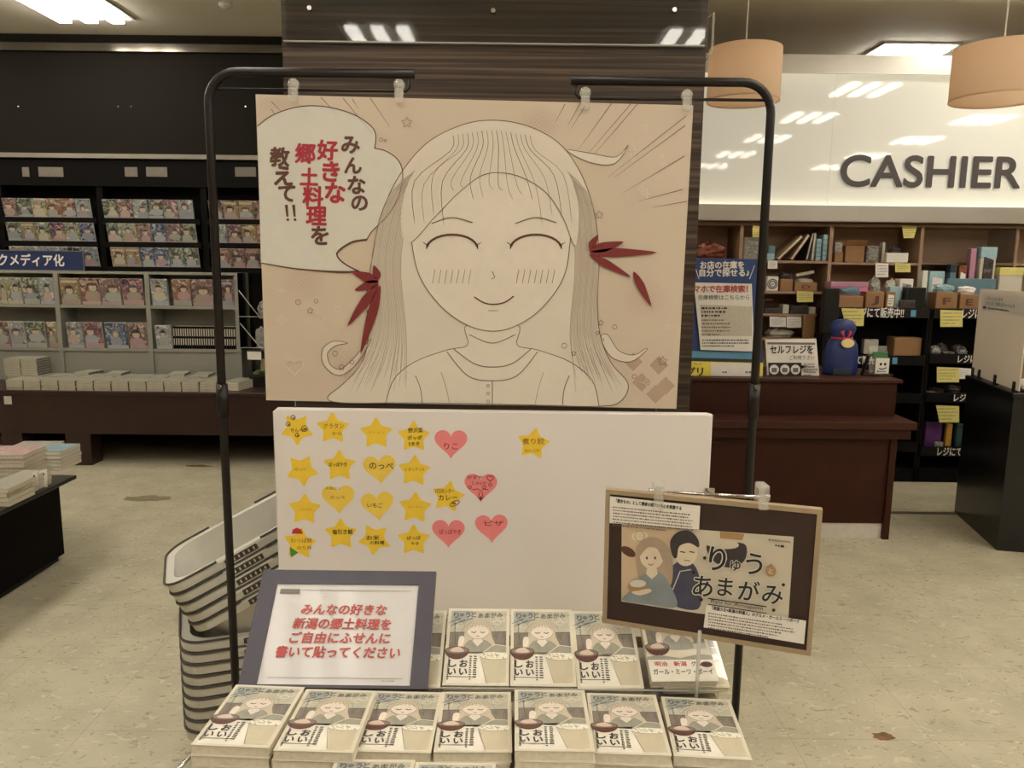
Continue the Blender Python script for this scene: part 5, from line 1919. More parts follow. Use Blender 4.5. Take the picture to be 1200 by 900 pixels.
# ================================================================== black merchandise racks
KY = 5.36
def rack(x0, x1, label, signs, zt, zs):
    t = thing('merchandise_rack', label, 'display rack', ((x0 + x1) / 2, KY, 0), group='black merchandise racks behind the counter')
    w = x1 - x0
    def B(name, a, b, c, d, e, f, mt):
        q = MB(); q.box(a, b, c, d, e, f, mt); return q.build(name, t)
    B('back_panel', -w / 2, w / 2, .25, .265, 0, zt, 'black_shelf')
    for s in (-1, 1):
        B('side_panel', s * w / 2 - .009, s * w / 2 + .009, 0, .25, 0, zt, 'black_shelf')
    B('top_board', -w / 2, w / 2, 0, .25, zt - .02, zt, 'black_shelf')
    B('base', -w / 2, w / 2, .0, .25, 0, .10, 'black_shelf')
    for z in zs:
        B('shelf_board', -w / 2 + .01, w / 2 - .01, 0, .25, z - .02, z, 'black_shelf')
    for (z, txt, cx, tw, h) in signs:
        f = B('sign_strip', -w / 2 + .005, w / 2 - .005, -.012, -.004, z - .055, z + .015, 'black_gloss')
        A_ = Art(lambda x, y, L: (x, -.0135 - .001 * L, y), 1)
        A_.text(txt, cx, z - .02, h, 'white_paper', 1, width=tw, bold=.02)
        l_ = A_.build('lettering', f)
        q = MB(); q.box(cx + tw / 2 + .05, cx + tw / 2 + .085, -.0145, -.0125, z - .045, z + .0, 'poster_sky'); q.build('price_tag', f)
    return t


kx0, kx1, kx2, kx3 = atY(972, 420, KY).x, atY(1086, 420, KY).x, 3.46, 4.1
KZT = 1.232
KZS = [.90, .63, .33]
rack(kx0, kx1 - .011, 'black merchandise rack beside the counter with a white lettered strip', [(KZT, 'レジにて販売中!!', -.02, .34, .075), (.90, 'レジにて販売中!!', -.12, .34, .06), (.63, 'レジにて販売中!!', -.2, .34, .06), (.28, 'レジにて販売中!!', -.2, .34, .06)], KZT, [.90, .63, .28])
rack(kx1 + .011, kx2 + .0, 'black merchandise rack next to the black counter, with purple posters low down', [(KZT, 'レジにて販売中!!', .10, .34, .075), (.915, 'レジにて販売中!!', .10, .34, .06), (.64, 'レジにて販売中!!', .10, .34, .06), (.25, 'レジにて販売中!!', .02, .34, .07)], KZT, [.915, .64, .25])
# on the racks' tops
mat('pink_clear', (206, 120, 160), .25, var=.2, scale=20)
carton(973, 331, 1018, 345, KY + .12, .1, 'pink_clear', 'pink_case', 'pink clear case at the back of the rack top', z=KZT + .001, lid='pink_box')
carton(977, 347, 1012, 361, KY + .01, .1, 'cardboard', 'red_trimmed_tray', 'brown tray carton with pink goods at the counter end of the rack top', z=KZT + .001)
crumple(985, 336, 1012, 349, KY + .03, .06, 'teal_box', 'teal_pouch', 'teal soft pouch lying in the tray carton on the rack top', 'pouch', 31, z=KZT + .097)
carton(977, 341.5, 984.5, 347, KY + .012, .02, 'bag_red', 'red_packets', 'row of pale red packets along the tray carton front', 'packets', z=KZT + .097)
carton(1014, 342, 1037, 361, KY + .02, .1, 'cardboard', 'lettered_carton', 'cardboard carton with a dark letter in the middle of the rack top', z=KZT + .001, mark=('J', 'ink_brown'))
carton(1037.5, 342, 1050, 361, KY + .02, .1, 'cardboard', 'narrow_carton', 'narrow cardboard carton with a white slip on the rack top', z=KZT + .001, patch='white_paper')
crumple(1019, 322, 1037, 342, KY + .135, .1, 'grey_goods', 'silver_bag', 'crinkled silver bag above the lettered carton', 'bag', 33, z=KZT + .001)
crumple(1038, 324, 1054, 343, KY + .14, .08, 'page_grey', 'white_bag', 'white paper bag beside the crinkled silver bag', 'bag', 35, z=KZT + .001)
carton(1054, 327, 1071, 337, KY + .15, .08, 'white_paper', 'striped_box', 'small white box with grey stripes at the back of the rack top', z=KZT + .001, patch='grey_goods')
carton(1042, 336, 1057, 352, KY + .10, .05, 'pale_blue', 'folded_shopper', 'pale folded shopper bag beside the black rack screen', z=KZT + .0)
carton(1064, 337, 1086, 361, KY + .02, .1, 'black_gloss', 'rack_screen', 'black display box at the end of the rack top', z=KZT + .001)
carton(1054, 352, 1073, 361, KY - .0, .02, 'dark_goods', 'card_reader', 'dark little card reader in front of the black display box', 'card reader', z=KZT + .001, patch=None)
carton(1080, 317, 1088, 339, KY + .17, .07, 'white_paper', 'label_folder', 'white folder with dark edges beside the blue folder', 'folder', z=KZT + .001)
carton(1088, 318, 1108, 339, KY + .17, .07, 'pale_blue', 'blue_folder', 'pale blue clear folder standing behind the lettered cartons', 'folder', z=KZT + .001, patch='white_paper')
carton(1096, 343, 1123, 361, KY + .02, .12, 'cardboard', 'letter_carton', 'brown carton marked with a letter F on the rack top', z=KZT + .001, mark=('F', 'ink_brown'))
carton(1124, 345, 1148, 361, KY + .02, .12, 'cardboard', 'letter_carton', 'brown carton marked with a letter E on the rack top', z=KZT + .001, mark=('E', 'ink_brown'))
crumple(1098, 333, 1124, 344, KY + .03, .1, 'pale_blue', 'clear_bag', 'pale blue clear bag in the carton marked F', 'bag', 41, z=KZT + .122)
crumple(1126, 335, 1148, 346, KY + .03, .1, 'white_paper', 'clear_bag', 'white bag in the carton marked E', 'bag', 43, z=KZT + .110)
carton(1112, 310, 1122, 336, KY + .165, .05, 'teal_box', 'drink_bottle', 'teal bottle-shaped package at the back of the rack top', 'package', z=KZT + .001, lid='ink_navy')
carton(1123, 311, 1134, 327, KY + .17, .06, 'red_brown_goods', 'patterned_packet', 'reddish patterned packet with a white label at the back of the rack top', z=KZT + .001, patch='white_paper')
carton(1147, 290, 1169, 327, KY + .165, .08, 'page_grey', 'figure_box', 'tall pale window box with a dark picture on the rack top', z=KZT + .001, patch='dark_goods', lid='pale_blue')
carton(1135, 291, 1145.5, 327, KY + .19, .05, 'pink_box', 'pink_box', 'pink box beside the tall pale window box', z=KZT + .001)
carton(1110, 327, 1168, 338, KY + .135, .025, 'teal_box', 'clear_tub', 'low teal tub holding packages at the back of the rack top', 'tub', z=KZT + .0)
carton(1170, 314, 1200, 338, KY + .14, .1, 'page_grey', 'grey_tub', 'pale grey tub with a yellow rim near the picture edge', 'tub', z=KZT + .0, lid='memo_yellow')
memo(986, 361, 1012, 382, KY - .022, 'yellow memo slip hanging over the strip beside the blue gift bag', skew=(0, 1, 0, 5))
memo(1102, 363, 1128, 383, KY - .022, 'yellow memo slip hanging below the carton marked F')
memo(1098, 430, 1124, 448, KY - .022, 'yellow memo slip hanging below the heaped small goods')
memo(1097, 475, 1124, 495, KY - .022, 'yellow memo slip hanging above the purple posters', skew=(0, 0, 0, 4))
memo(1122, 431, 1138, 444, KY - .021, 'white slip half behind the yellow one below the heaped goods', 'white_paper')
# in the compartments
carton(1046, 396, 1081, 427, KY + .04, .12, 'cardboard', 'tilted_carton', 'tall brown carton leaning in the upper rack compartment', z=.905, rot=.0)
carton(1012, 398, 1030, 410, KY + .14, .05, 'page_grey', 'pale_pack', 'pale pack deep in the upper rack compartment', z=.905)
carton(1087, 462, 1098, 472, KY + .03, .08, 'cardboard', 'little_carton', 'little brown carton deep in the lower rack compartment', z=.64)
for i, (u0, v0, u1, v1, m_) in enumerate([(1090, 405, 1106, 426, 'grey_goods'), (1106, 412, 1122, 427, 'mixed_goods'), (1122, 409, 1137, 427, 'mixed_goods'), (1100, 402, 1114, 412, 'dark_goods'), (1118, 404, 1136, 413, 'dark_goods')]):
    crumple(u0, v0, u1, v1, KY + .04 + .05 * (i > 2), .08, m_, 'small_goods', 'small packed goods in the rack compartment, %s' % ['nearest the gap', 'in the middle of the heap', 'nearest the black counter', 'top of the heap near the gap', 'top of the heap near the counter'][i], 'goods', 50 + i, z=.916)
for i, (u0, v0, u1, v1) in enumerate([(1092, 455, 1110, 471), (1110, 452, 1130, 471)]):
    crumple(u0, v0, u1, v1, KY + .06, .09, 'dark_goods', 'dark_goods', 'dark packed goods in the middle rack compartment, %s one' % ['nearer the gap', 'nearer the counter'][i], 'goods', 60 + i, z=.641)
mat('poster_purple', (92, 50, 104), .4, var=.6, scale=9)
mat('poster_gold', (200, 150, 66), .4, var=.3, scale=9)
mat('poster_green', (56, 84, 78), .4, var=.5, scale=9)
carton(1082, 495, 1105, 536, KY + .05, .03, 'poster_purple', 'purple_box', 'purple patterned box low in the rack next to the black counter', z=.251, patch=None)
carton(1106, 497, 1117, 536, KY + .06, .03, 'poster_gold', 'gold_box', 'golden box between the purple and the dark green ones', z=.251)
carton(1118, 497, 1129, 536, KY + .05, .03, 'poster_green', 'green_box', 'dark green box low in the rack beside the golden one', z=.251)
carton(1094, 518, 1106, 536, KY + .035, .012, 'grey_goods', 'grey_packet', 'pale grey packet in front of the purple box', z=.251)

# ================================================================== black counter with a clear grey partition
bc = thing('black_counter', 'black counter block at the edge of the picture beside the racks', 'counter', (2.652, 4.005, 0), (0, 0, math.atan2(2.652 - 2.80, 4.673 - 4.005)))
q = MB(); q.box(.0, 1.3, 0, .685, .0, .845, 'black_gloss'); q.build('body', bc)
q = MB(); q.bbox(-.012, 1.31, -.012, .70, .845, .870, .003, 'black_gloss'); q.build('counter_top', bc)
rzc = bc.rotation_euler.z
dirv = Vector((-math.sin(rzc), math.cos(rzc), 0))
pn = thing('partition_panel', 'grey plastic partition with a printed notice standing on the black counter', 'partition', Vector((2.665, 4.005, .870)), (0, 0, rzc))
Lp = .67
q = MB(); q.box(0, .006, -.02, Lp, .012, .53, 'grey_panel'); q.build('panel', pn)
A_ = Art(lambda x, y, L: (-.0006 - .0006 * L, Lp - x, y), 1)
A_.rect(.06, .40, .72, .50, 'white_paper', 1)
A_.text('いらっしゃいませ', .24, .478, .026, 'ink_black', 2, width=.24)
A_.text('こちらのご用件はチャイムを', .32, .448, .026, 'ink_black', 2, width=.42)
A_.rect(.08, .415, .13, .430, 'ink_darkred', 2)
A_.lines(.15, .43, .62, .412, 1, 'ink_black', 2, h=.6, seed=4)
A_.build('notice', pn)
for yy in (.04, .30, .54, .645):
    q = MB(); q.bbox(-.006, .016, yy - .015, yy + .015, 0, .055, .002, 'black_gloss')
    br = q.build('bracket', pn)
    q = MB(); q.tube([(-.006, yy, .03), (-.010, yy, .03)], .005, 'chrome', 8); q.build('bolt', br)
p = atY(1197, 447, 4.0)
t = thing('tape_dispenser', 'white round tape dispenser on the black counter', 'dispenser', (2.75, 4.06, .870))
q = MB(); q.lathe([(.012, -.02), (.035, -.02), (.035, .02), (.012, .02)], 'white_paper', 20)
for i, v in enumerate(q.v):
    q.v[i] = Vector((v.x, v.z, v.y + .036))
q.build('roll', t)
q = MB(); q.lathe([(.006, -.012), (.014, -.022), (.014, .022), (.006, .012)], 'ink_grey', 16)
for i, v in enumerate(q.v):
    q.v[i] = Vector((v.x, v.z, v.y + .036))
q.build('hub', t)

# ================================================================== tall black bookshelves, far side
WY = 6.34
wt = thing('black_bookshelf', 'tall black bookshelves filled with facing comics, against the black wall', 'bookshelf', (-2.5, WY, 0))
def WB(name, x0, x1, y0, y1, z0, z1, mt):
    q = MB(); q.M = Matrix.Translation((2.5, 0, 0)); q.box(x0, x1, y0, y1, z0, z1, mt)
    return q.build(name, wt)
wx = [-4.98, -4.15, -3.335, -2.50, -1.665, -.83]
WB('back_panel', wx[0], wx[-1], .135, .15, 0, 2.30, 'black_shelf')
for x in wx:
    WB('upright', x - .025, x + .025, -.01, .135, 0, 2.30, 'black_shelf')
WB('header', wx[0], wx[-1], -.02, -.005, 2.10, 2.30, 'black_shelf')
WZ = [1.838, 1.650, 1.452]
for b in range(5):
    for z in WZ:
        WB('shelf_board', wx[b] + .025, wx[b + 1] - .025, -.03, .135, z - .035, z, 'black_shelf')
        WB('shelf_lip', wx[b] + .025, wx[b + 1] - .025, -.035, -.03, z - .035, z + .012, 'black_shelf')
for u0, u1 in ((27, 34), (46, 74), (147, 161), (172, 196), (276, 289), (289, 300)):
    a, b = atY(u0, 207, WY - .02), atY(u1, 196, WY - .02)
    q = MB(); q.M = Matrix.Translation((2.5, 0, 0)); q.box(a.x, b.x, -.026, -.02, a.z, b.z, 'slip_grey'); q.build('label_slip', wt)


mat('face_cream', (196, 182, 162), .4, var=.15, scale=60, coat=.5)
mat('fig_brown', (104, 74, 58), .4, var=.2, coat=.5)
mat('fig_slate', (84, 90, 104), .4, var=.2, coat=.5)
mat('fig_tan', (160, 134, 104), .4, var=.2, coat=.5)
mat('dark_goods', (62, 54, 52), .35, var=.7, scale=45)
def face_book(w, h, th, cm, band):
    q = MB()
    q.box(-w / 2, w / 2, 0, .002, 0, h, cm)
    q.box(-w / 2 + .001, w / 2 - .001, .002, th - .001, .002, h - .002, 'page_edge')
    q.box(-w / 2, w / 2, th - .001, th, 0, h, cm)
    q.box(-w / 2, -w / 2 + .001, .002, th - .001, 0, h, cm)
    q.box(-w / 2, w / 2, -.0009, 0, .0, h * (.2 if band % 2 else .13), 'band%d' % band)
    # a loose picture on the cover: pale oval, darker cap above it, coloured mass below
    rr = rnd
    cx_, cz_ = w * rr.uniform(-.16, .16), h * rr.uniform(.5, .66)
    rx_, rz_ = w * rr.uniform(.13, .24), h * rr.uniform(.10, .17)
    el = lambda x0_, z0_, a_, b_, t0_, t1_, y_, m_: q.poly([(max(-w * .48, min(w * .48, x0_ + a_ * math.cos(t0_ + (t1_ - t0_) * k_ / 13))), y_, max(h * .02, min(h * .98, z0_ + b_ * math.sin(t0_ + (t1_ - t0_) * k_ / 13)))) for k_ in range(14)], m_)
    el(cx_, cz_ - rz_ * 2.1, rx_ * 2.1, rz_ * 1.6, 0, 6.0, -.0003, 'band%d' % rr.randrange(10))
    el(cx_, cz_ + rz_ * .25, rx_ * 1.35, rz_ * 1.2, 0, 6.0, -.0004, rr.choice(['dark_goods', 'fig_brown', 'fig_slate', 'fig_tan']))
    el(cx_, cz_, rx_, rz_ * .9, 0, 6.0, -.0005, 'face_cream')
    el(cx_, cz_ + rz_ * .3, rx_ * 1.1, rz_ * .85, .2, 2.94, -.0006, rr.choice(['dark_goods', 'fig_brown', 'fig_slate', 'fig_tan']))
    if band % 3 == 0:
        q.box(-w / 2 + .01, w / 2 - .01, -.0005, 0, h * .83, h * .92, 'band%d' % ((band + 3) % 10))
    return q


def facing(x, y, z, w, h, ci, lean, label, group, th=.02):
    o = face_book(w, h, th, 'cover%d' % ci, ci).build('facing_book', None, (x, y, z), (-lean, 0, 0))
    return tag(o, label, 'book', group)


rnd = random.Random(21)
BAYN = ['leftmost', 'middle', 'stand-side']
ROWN = ['topmost', 'middle', 'lowest']
BAYX = {1: (8, 109.5), 2: (124, 229), 3: (247, 352)}
PAL = {(1, 0): [4, 1, 6, 5, 0, 8], (1, 1): [1, 3, 6, 7, 6, 2], (1, 2): [6, 8, 8, 8, 1, 8], (2, 0): [1, 4, 8, 1, 4, 8], (2, 1): [1, 6, 4, 2, 4, 1], (2, 2): [3, 3, 2, 2, 1, 1], (3, 0): [4, 3, 3, 4, 0, 3], (3, 1): [8, 4, 3, 0, 3, 4], (3, 2): [0, 4, 0, 0, 5, 4]}
for b in (1, 2, 3):
    for r in range(3):
        u0, u1 = BAYX[b]
        u0 += (2 if b == 1 else 3) * r
        u1 += (2.5 if b == 1 else 2) * r
        xa, xb = atY(u0, 250, WY).x, atY(u1, 250, WY).x
        n = 6
        for i in range(n):
            w = (xb - xa) / n
            x = xa + w * (i + .5)
            if x > -1.9:
                continue
            ci = PAL[(b, r)][i]
            facing(x, WY - .024 , WZ[r] + .001, w - .004, .158 if r < 2 else .165, ci, -.22, '%s facing comic, %s along the %s row, %s black bookshelf bay' % (COVER_WORDS[ci], ORD[i], ROWN[r], BAYN[b - 1]), 'facing comics on the black bookshelves')

# ------------------------------------------------------------------ dark bench with the grey shelf unit
BZ = .560
bn = thing('book_bench', 'long dark wooden bench carrying the grey shelves and flat comics', 'bench', (-2.9, 5.55, 0))
q = MB(); q.bbox(-2.2, 2.25, 0, .748, BZ - .03, BZ, .003, 'bench_wood'); q.build('bench_top', bn)
q = MB(); q.box(-2.19, 2.24, .008, .03, .24, BZ - .03, 'bench_wood'); q.build('apron', bn)
mat('bench_under', (24, 17, 16), .5)
q = MB(); q.box(-2.19, 2.24, .10, .13, .235, .42, 'bench_under'); q.build('lower_rail', bn)
for u0, u1, v in ((4, 28, 528), (80, 109, 545)):
    a, b = atY(u0, v, 5.57), atY(u1, v, 5.57)
    q = MB(); q.box(a.x + 2.9, b.x + 2.9, .012, .16, 0, .30, 'bench_wood'); q.build('leg', bn)
for x0 in (-2.15, 1.0, 2.08):
    q = MB(); q.box(x0, x0 + .16, .58, .74, 0, .53, 'bench_wood'); q.build('leg', bn)
q = MB(); q.box(2.08, 2.24, .012, .16, 0, .30, 'bench_wood'); q.build('leg', bn)
p = atY(9.5, 469, 5.556)
q = MB(); q.box(p.x + 2.9 - .03, p.x + 2.9 + .025, .0055, .008, p.z - .03, p.z + .03, 'page_grey'); q.build('label_slip', bn)

GYY = 6.08
gs = thing('grey_bookshelf', 'low grey bookshelf unit with facing books standing on the dark bench', 'bookshelf', (-3.2, GYY, BZ + .001))
def GB(name, x0, x1, y0, y1, z0, z1, mt='grey_shelf'):
    q = MB(); q.M = Matrix.Translation((3.2, 0, -BZ - .001)); q.box(x0, x1, y0, y1, z0, z1, mt)
    return q.build(name, gs)
gx = [-4.30, -3.578, -2.865, -2.165]
GZ1, GZ2, GZT = 1.166, .822, 1.425
GB('back_panel', gx[0], gx[-1], .20, .215, BZ + .001, GZT)
for x in gx:
    GB('upright', x - .018, x + .018, -.03, .20, BZ + .001, GZT)
for b in range(3):
    x0, x1 = gx[b] + .018, gx[b + 1] - .018
    GB('shelf_board', x0, x1, -.025, .20, GZ1 - .025, GZ1)
    GB('shelf_board', x0, x1, -.025, .20, GZ2 - .022, GZ2)
    GB('front_panel', x0, x1, -.012, 0, BZ + .001, GZ2 - .022)
    GB('top_board', x0, x1, -.025, .20, GZT - .018, GZT)
UP_ = {0: [(-18, 0, 6), (1, 8, 6), (9, 26, 6), (28, 46, 1), (47, 64, 8)], 1: [(72, 94, 3), (96, 118, 0), (119, 142, 4), (144, 168, 7)], 2: [(178, 197, 8), (203, 224, 5), (226, 250, 4), (259, 275, 9)]}
DN_ = {0: [(-6, 12, 4), (13, 31, 8), (32, 54, 1), (57, 69, 3)], 1: [(80, 98, 8), (100, 121, 7), (125, 150, 2), (152, 173, 4)], 2: [(183, 201, 8)]}
for b in range(3):
    for rows, z, h, nm in ((UP_, GZ1, .205, 'upper'), (DN_, GZ2, .205, 'lower')):
        for i, (u0, u1, ci) in enumerate(rows[b]):
            xa, xb = atY(u0, 340 if nm == 'upper' else 392, GYY - .02).x, atY(u1, 340 if nm == 'upper' else 392, GYY - .02).x
            if xa < gx[b] + .02:
                xa = gx[b] + .02
            if xb > gx[b + 1] - .02:
                xb = gx[b + 1] - .022
            facing((xa + xb) / 2, GYY - .018, z + .001, xb - xa, h * (.92 if b == 2 and nm == 'lower' else 1), ci, -.14, '%s facing book, %s on the %s shelf, %s grey shelf bay' % (COVER_WORDS[ci], ORD[i], nm, BAYN[b]), 'facing books on the grey shelves', .022)
# spines in a row
xa, xb = atY(202, 395, GYY).x, -2.165 - .02
N = 28
w = (xb - xa) / N
sp = MB()
sp.box(-w / 2 + .0006, w / 2 - .0006, 0, .002, 0, .178, 'black_shelf')
sp.box(-w / 2 + .001, w / 2 - .001, .002, .12, .002, .176, 'page_edge')
sp.box(-w / 2 + .005, w / 2 - .004, -.0006, 0, .100, .160, 'page_grey')
sp.box(-w / 2 + .005, w / 2 - .005, -.0006, 0, .030, .082, 'page_grey')
sp.box(-w / 2 + .0005, w / 2 - .0005, .12, .122, 0, .178, 'black_shelf')
s0 = sp.build('spine_book')
for i in range(N):
    o = s0 if i == 0 else s0.copy()
    if i:
        C.objects.link(o)
    o.location = (xa + w * (i + .5), GYY + .01, GZ2 + .001)
    tag(o, 'black comic spine, %s from the facing cover on the lower grey shelf' % ORD[i], 'book', 'black comic spines in a row')

# comics lying flat on the bench
mat('flat_cover', (170, 165, 148), .4, var=.06, coat=.4)
mat('flat_cover_dark', (110, 102, 96), .4, var=.3, scale=40, coat=.4)
def flatbook(cm, th=.0185):
    q = MB()
    q.box(-.060, .060, .0012, .178, .0022, th - .0022, 'page_dim')
    q.box(-.061, .061, 0, .18, th - .0022, th - .0002, cm)
    q.box(-.061, .061, 0, .18, 0.0002, .0022, cm)
    q.box(-.061, -.060, 0, .18, .0022, th - .0022, cm)
    q.box(.060, .061, 0, .18, .0022, th - .0022, 'flat_cover_dark')
    return q.build('flat_comic')
fb = flatbook('flat_cover')
rnd = random.Random(8)
used = [False]


def flat(x, y, z, a, label, group):
    o = fb if not used[0] else fb.copy()
    if used[0]:
        C.objects.link(o)
    used[0] = True
    o.location, o.rotation_euler = (x, y, z), (0, 0, a)
    return tag(o, label, 'book', group)


LAY = ['lowest', 'second from below', 'third from below', 'topmost']
for i in range(12):
    u = 6.5 + 20.6 * i
    for row, (y, v, n) in enumerate(((5.57, 452, 4), (5.765, 440, 4))):
        x = atY(u + (2 if row else 0), v, y).x
        nn = n if (i % 4 != 2 or row == 0) else 4
        if i == 12 and row == 0:
            nn = 3
        for k in range(nn):
            flat(x + .064 + rnd.uniform(-.002, .002), y + rnd.uniform(0, .004), BZ + .001 + k * .0187, rnd.uniform(-.008, .008), 'flat pale comic, %s of the %s pile, bench %s row' % (LAY[k] if k < nn - 1 else 'topmost', ORD[i], 'second' if row else 'front'), 'flat comics on the bench')
# taller stacks at the far end and loose ones on top
def spine_out(x, y, z, label):
    o = fb.copy(); C.objects.link(o)
    o.location, o.rotation_euler = (x, y, z), (0, 0, 0)
    return tag(o, label, 'book', 'tall stack of flat comics')
for i, u in enumerate((16.5, 36)):
    x = atY(u, 430, 5.80).x
    for k in range(7):
        spine_out(x + rnd.uniform(-.003, .003), 5.775 + rnd.uniform(0, .004), BZ + .002 + (4 + k) * .0187, 'flat pale comic in the tall stack %s, %s up' % ('next to the navy sign end' if i == 0 else 'with dark spines', ORD[k]))
for u, y, a, mt_, lb in ((103, 5.86, -.12, 'flat_cover_dark', 'dark-edged'), (140, 5.82, .10, 'flat_cover', 'first pale'), (214, 5.83, .14, 'flat_cover', 'second pale'), (242, 5.80, .10, 'flat_cover', 'third pale')):
    x = atY(u - 8, 436, y).x
    o = fb.copy(); C.objects.link(o)
    o.location, o.rotation_euler = (x, y, BZ + .002 + 4 * .0187), (0, 0, a)
    tag(o, '%s comic lying askew on the second row of bench piles' % lb, 'book', 'loose comics on the bench piles')
# magazine pile at the end of the bench
x = atY(269, 448, 5.66).x
for k in range(4):
    q = MB(); q.box(-.07, .07, 0, .24, .001, .014, 'page_edge'); q.box(-.071, .071, -.001, .241, .014, .0152, 'flat_cover')
    q.box(-.071, .071, -.001, .241, 0, .001, 'flat_cover')
    o = q.build('flat_magazine', None, (x, 5.66, BZ + .001 + k * .0155), (0, 0, -.22))
    tag(o, 'flat magazine at the display case end of the bench, %s' % LAY[k], 'magazine', 'magazines at the bench end')

# navy sign on the grey shelf
a, b = atY(0, 316, 6.10), atY(97.5, 294, 6.10)
ns = thing('category_sign', 'navy sign with white Japanese lettering standing on the grey bookshelf', 'sign', (b.x, 6.10, GZT + .002))
q = MB()
wN = 1.02
h = b.z - (GZT + .002)
q.bbox(-wN, 0, 0, .012, 0, h, .002, 'navy_sign'); q.build('panel', ns)
q = MB()
for r in ((-wN, 0, h - .006, h), (-wN, 0, 0, .005), (-.006, 0, 0, h)):
    q.box(r[0], r[1], -.003, .0, r[2], r[3], 'ink_grey')
q.build('edge_frame', ns)
A_ = Art(lambda x, y, L: (x, -.002 - .001 * L, y), 1)
xr_ = atY(75, 303, 6.10).x - b.x
A_.text('コミックメディア化', xr_ - .385, h * .52, .098, 'white_paper', 1, width=.77, bold=.025)
A_.build('lettering', ns)
q = MB(); q.box(-.4, -.1, .012, .09, 0, .004, 'navy_sign'); q.build('rear_foot', ns)
# narrow posters at the picture's edge beside the black bookshelf
p = atY(2, 270, 6.2)

# clear tiered pocket rack and the display case at the bench end
x0, x1 = atY(283, 380, 6.0).x, atY(322, 380, 6.0).x
pk = thing('pocket_rack', 'clear tiered pocket rack beside the grey bookshelf', 'rack', (x0, 6.0, .85))
zA, zB = atY(290, 320, 6.0).z - .85, 0
q = MB(); q.box(0, x1 - x0, .12, .124, 0, zA, 'acrylic'); q.build('back_sheet', pk)
for i, (va, vb) in enumerate(((340, 372), (378, 408))):
    za, zb = atY(285, va, 6.0).z - .85, atY(285, vb, 6.0).z - .85
    q = MB()
    q.tube([(.01, -.06, za), (.17, -.06, zb), (x1 - x0, -.06, zb)], .004, 'acrylic_edge', 6)
    q.tube([(0, -.06, zb + .01), (x1 - x0, -.06, zb + .01)], .003, 'acrylic_edge', 6)
    q.build('pocket', pk)
    q = MB(); q.box(0, x1 - x0, -.05, .12, zb - .004, zb, 'acrylic'); q.build('tier', pk)
q = MB(); q.box(0, .004, -.05, .124, .0, zA, 'acrylic'); q.build('side_sheet', pk)
for u, v0, v1, yy, lb in ((302, 382, 404, 6.0, 'upper'), (304, 350, 368, 6.02, 'lower')):
    pass
crumple(297, 382, 312, 404, 6.0, .08, 'clip_clear', 'wrapped_figure', 'clear wrapped goods on the lower tier of the pocket rack', 'goods', 71, z=.85 + (atY(285, 408, 6.0).z - .85) + .001)
crumple(300, 352, 314, 371, 6.0, .08, 'grey_goods', 'wrapped_figure', 'grey wrapped goods on the upper tier of the pocket rack', 'goods', 73, z=.85 + (atY(285, 372, 6.0).z - .85) + .001)
dcx0, dcx1 = atY(289.5, 430, 5.84).x, atY(330, 430, 5.84).x
zc = atY(290, 408, 5.84).z
zm = atY(290, 439, 5.84).z
zc = min(zc, .838)
ds = thing('display_case', 'dark display case with a tiny diorama and white label at the bench end', 'display case', (dcx0, 5.84, BZ + .001))
w = dcx1 - dcx0
q = MB(); q.bbox(.012, w, 0, .20, 0, zm - BZ - .02, .003, 'black_gloss'); q.build('pedestal', ds)
mat('moss', (92, 104, 58), .8, var=.4, scale=60)
q = MB(); q.box(0, w, -.005, .21, zm - BZ - .02, zm - BZ, 'bench_under'); q.build('case_floor', ds)
q = MB(); q.box(0, w, .195, .21, zm - BZ, zc - BZ, 'bench_under'); q.box(0, w, -.005, .21, zc - BZ - .006, zc - BZ, 'bench_under'); q.build('case_back', ds)
q = MB(); q.box(.0, w, -.004, -.002, zm - BZ, zc - BZ - .006, 'acrylic'); q.build('glass', ds)
q = MB(); q.lathe([(.0, .03), (.05, .026), (.085, .012), (.1, 0)], 'moss', 20, (.11, .10, zm - BZ)); q.build('moss_mound', ds)
q = MB()
for xx, hh in ((.105, .10), (.19, .12)):
    q.lathe([(.018, 0), (.02, hh * .4), (.014, hh * .7), (.018, hh * .85), (0, hh)], 'plaque_cream', 14, (xx, .06, zm - BZ + .02))
    break
q.build('figurine', ds)
q = MB(); q.box(.01, .115, -.012, -.008, zc - BZ - .065, zc - BZ - .004, 'white_paper'); q.build('label_card', ds)

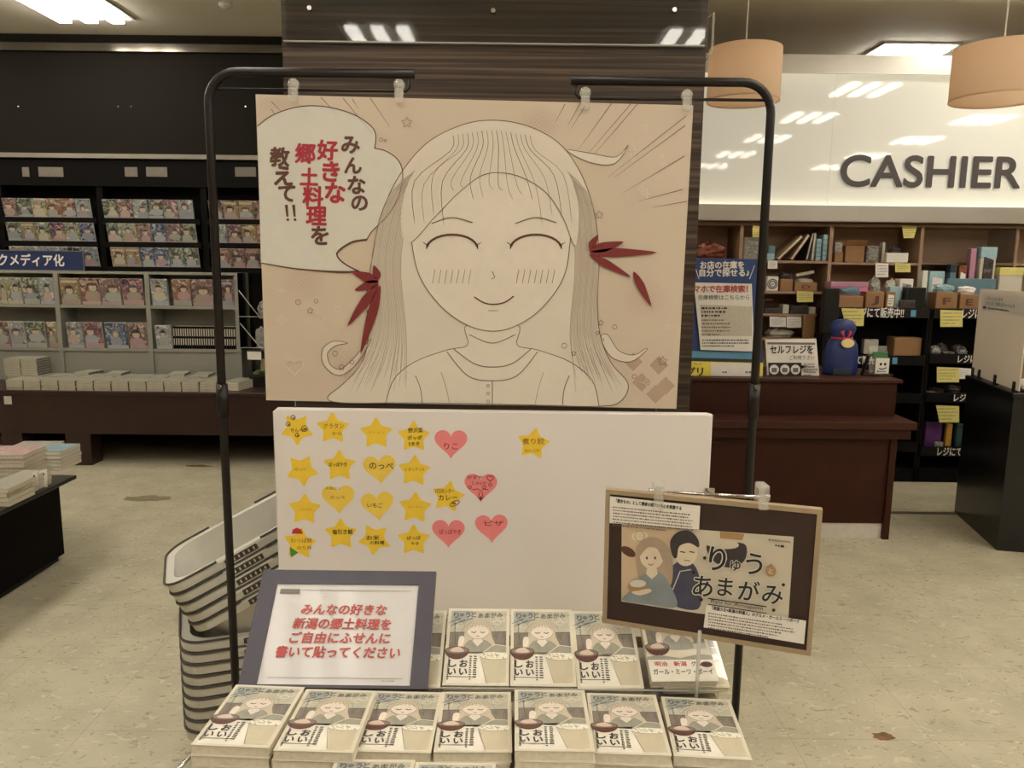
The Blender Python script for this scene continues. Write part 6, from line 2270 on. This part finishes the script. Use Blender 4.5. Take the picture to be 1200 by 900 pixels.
# ================================================================== near black table with book piles
TX, TYF, TH = -2.27, 3.733, .445
nb = thing('low_black_table', 'low black display table cut by the left picture edge', 'table', (TX, TYF, 0))
q = MB(); q.box(-1.2, 0, -1.6, 0, .03, TH - .02, 'black_shelf'); q.build('body', nb)
q = MB(); q.box(-1.19, -.02, -1.58, -.02, 0, .03, 'rubber'); q.build('plinth', nb)
q = MB(); q.bbox(-1.25, .098, -1.65, -.01, TH - .018, TH, .002, 'black_gloss'); q.build('table_top', nb)
mat('pinkish_cover', (196, 164, 158), .4, var=.25, scale=30, coat=.5)
mat('bluish_cover', (148, 172, 182), .4, var=.15, scale=20, coat=.5)
def mags(u, v, w, d, n, th, a, cm, label, group, name='magazine', z=TH):
    p = atZ(u, v, z)
    for k in range(n):
        q = MB(); q.box(-w, 0, 0, d, .001, th - .0012, 'page_edge'); q.box(-w - .001, .001, -.001, d + .001, th - .0012, th - .0002, cm); q.box(-w - .001, .001, -.001, d + .001, .0002, .001, cm)
        q.box(-.0005, .001, -.001, d + .001, .001, th - .001, 'page_edge')
        o = q.build(name, None, (p.x + rnd.uniform(-.004, .004), p.y + rnd.uniform(-.004, .004), z + .001 + k * th), (0, 0, a + rnd.uniform(-.02, .02)))
        tag(o, label + ', ' + (LAY[k] if k < n - 1 and k < 3 else ('topmost' if k == n - 1 else ORD[k] + ' from below')), 'magazine' if name == 'magazine' else 'book', group)
mags(33, 580, .128, .18, 3, .022, .0, 'flat_cover', 'white comic in the near pile on the low black table', 'near white pile', 'flat_comic')
mags(10, 594, .128, .18, 4, .020, .0, 'flat_cover', 'white comic in the pile at the picture edge, low table', 'edge white pile', 'flat_comic')
mags(30, 563, .22, .20, 6, .021, .05, 'pinkish_cover', 'pinkish magazine in the tall back pile on the low table', 'pinkish pile')
mags(72, 552, .128, .18, 5, .020, .0, 'bluish_cover', 'pale blue comic in the pile at the table corner', 'pale blue pile', 'flat_comic')
mags(46, 548, .21, .26, 4, .020, .08, 'flat_cover', 'white magazine in the pile behind the pale blue comics', 'white back pile')
def price(u0, v0, u1, v1, y, label, seed):
    def dr(a):
        a.lines(u0 + 2, v0 + 3, u1 - 2, v1 - 2, 3, 'ink_black', 1, h=.6, seed=seed)
    p = atZ((u0 + u1) / 2, v1, TH)
    return flat_sign('price_card', label, 'card', [(u0, v0 + 2), (u1, v0), (u1, v1 - 4), (u0, v1)], p.y - .0, 0, .003, 'white_paper', dr, z=TH + .001)
price(37, 552, 44, 575, 0, 'white price card with dark print beside the near white pile', 4)
price(46, 550, 55, 571, 0, 'second white price card, next to the pale blue comics', 6)
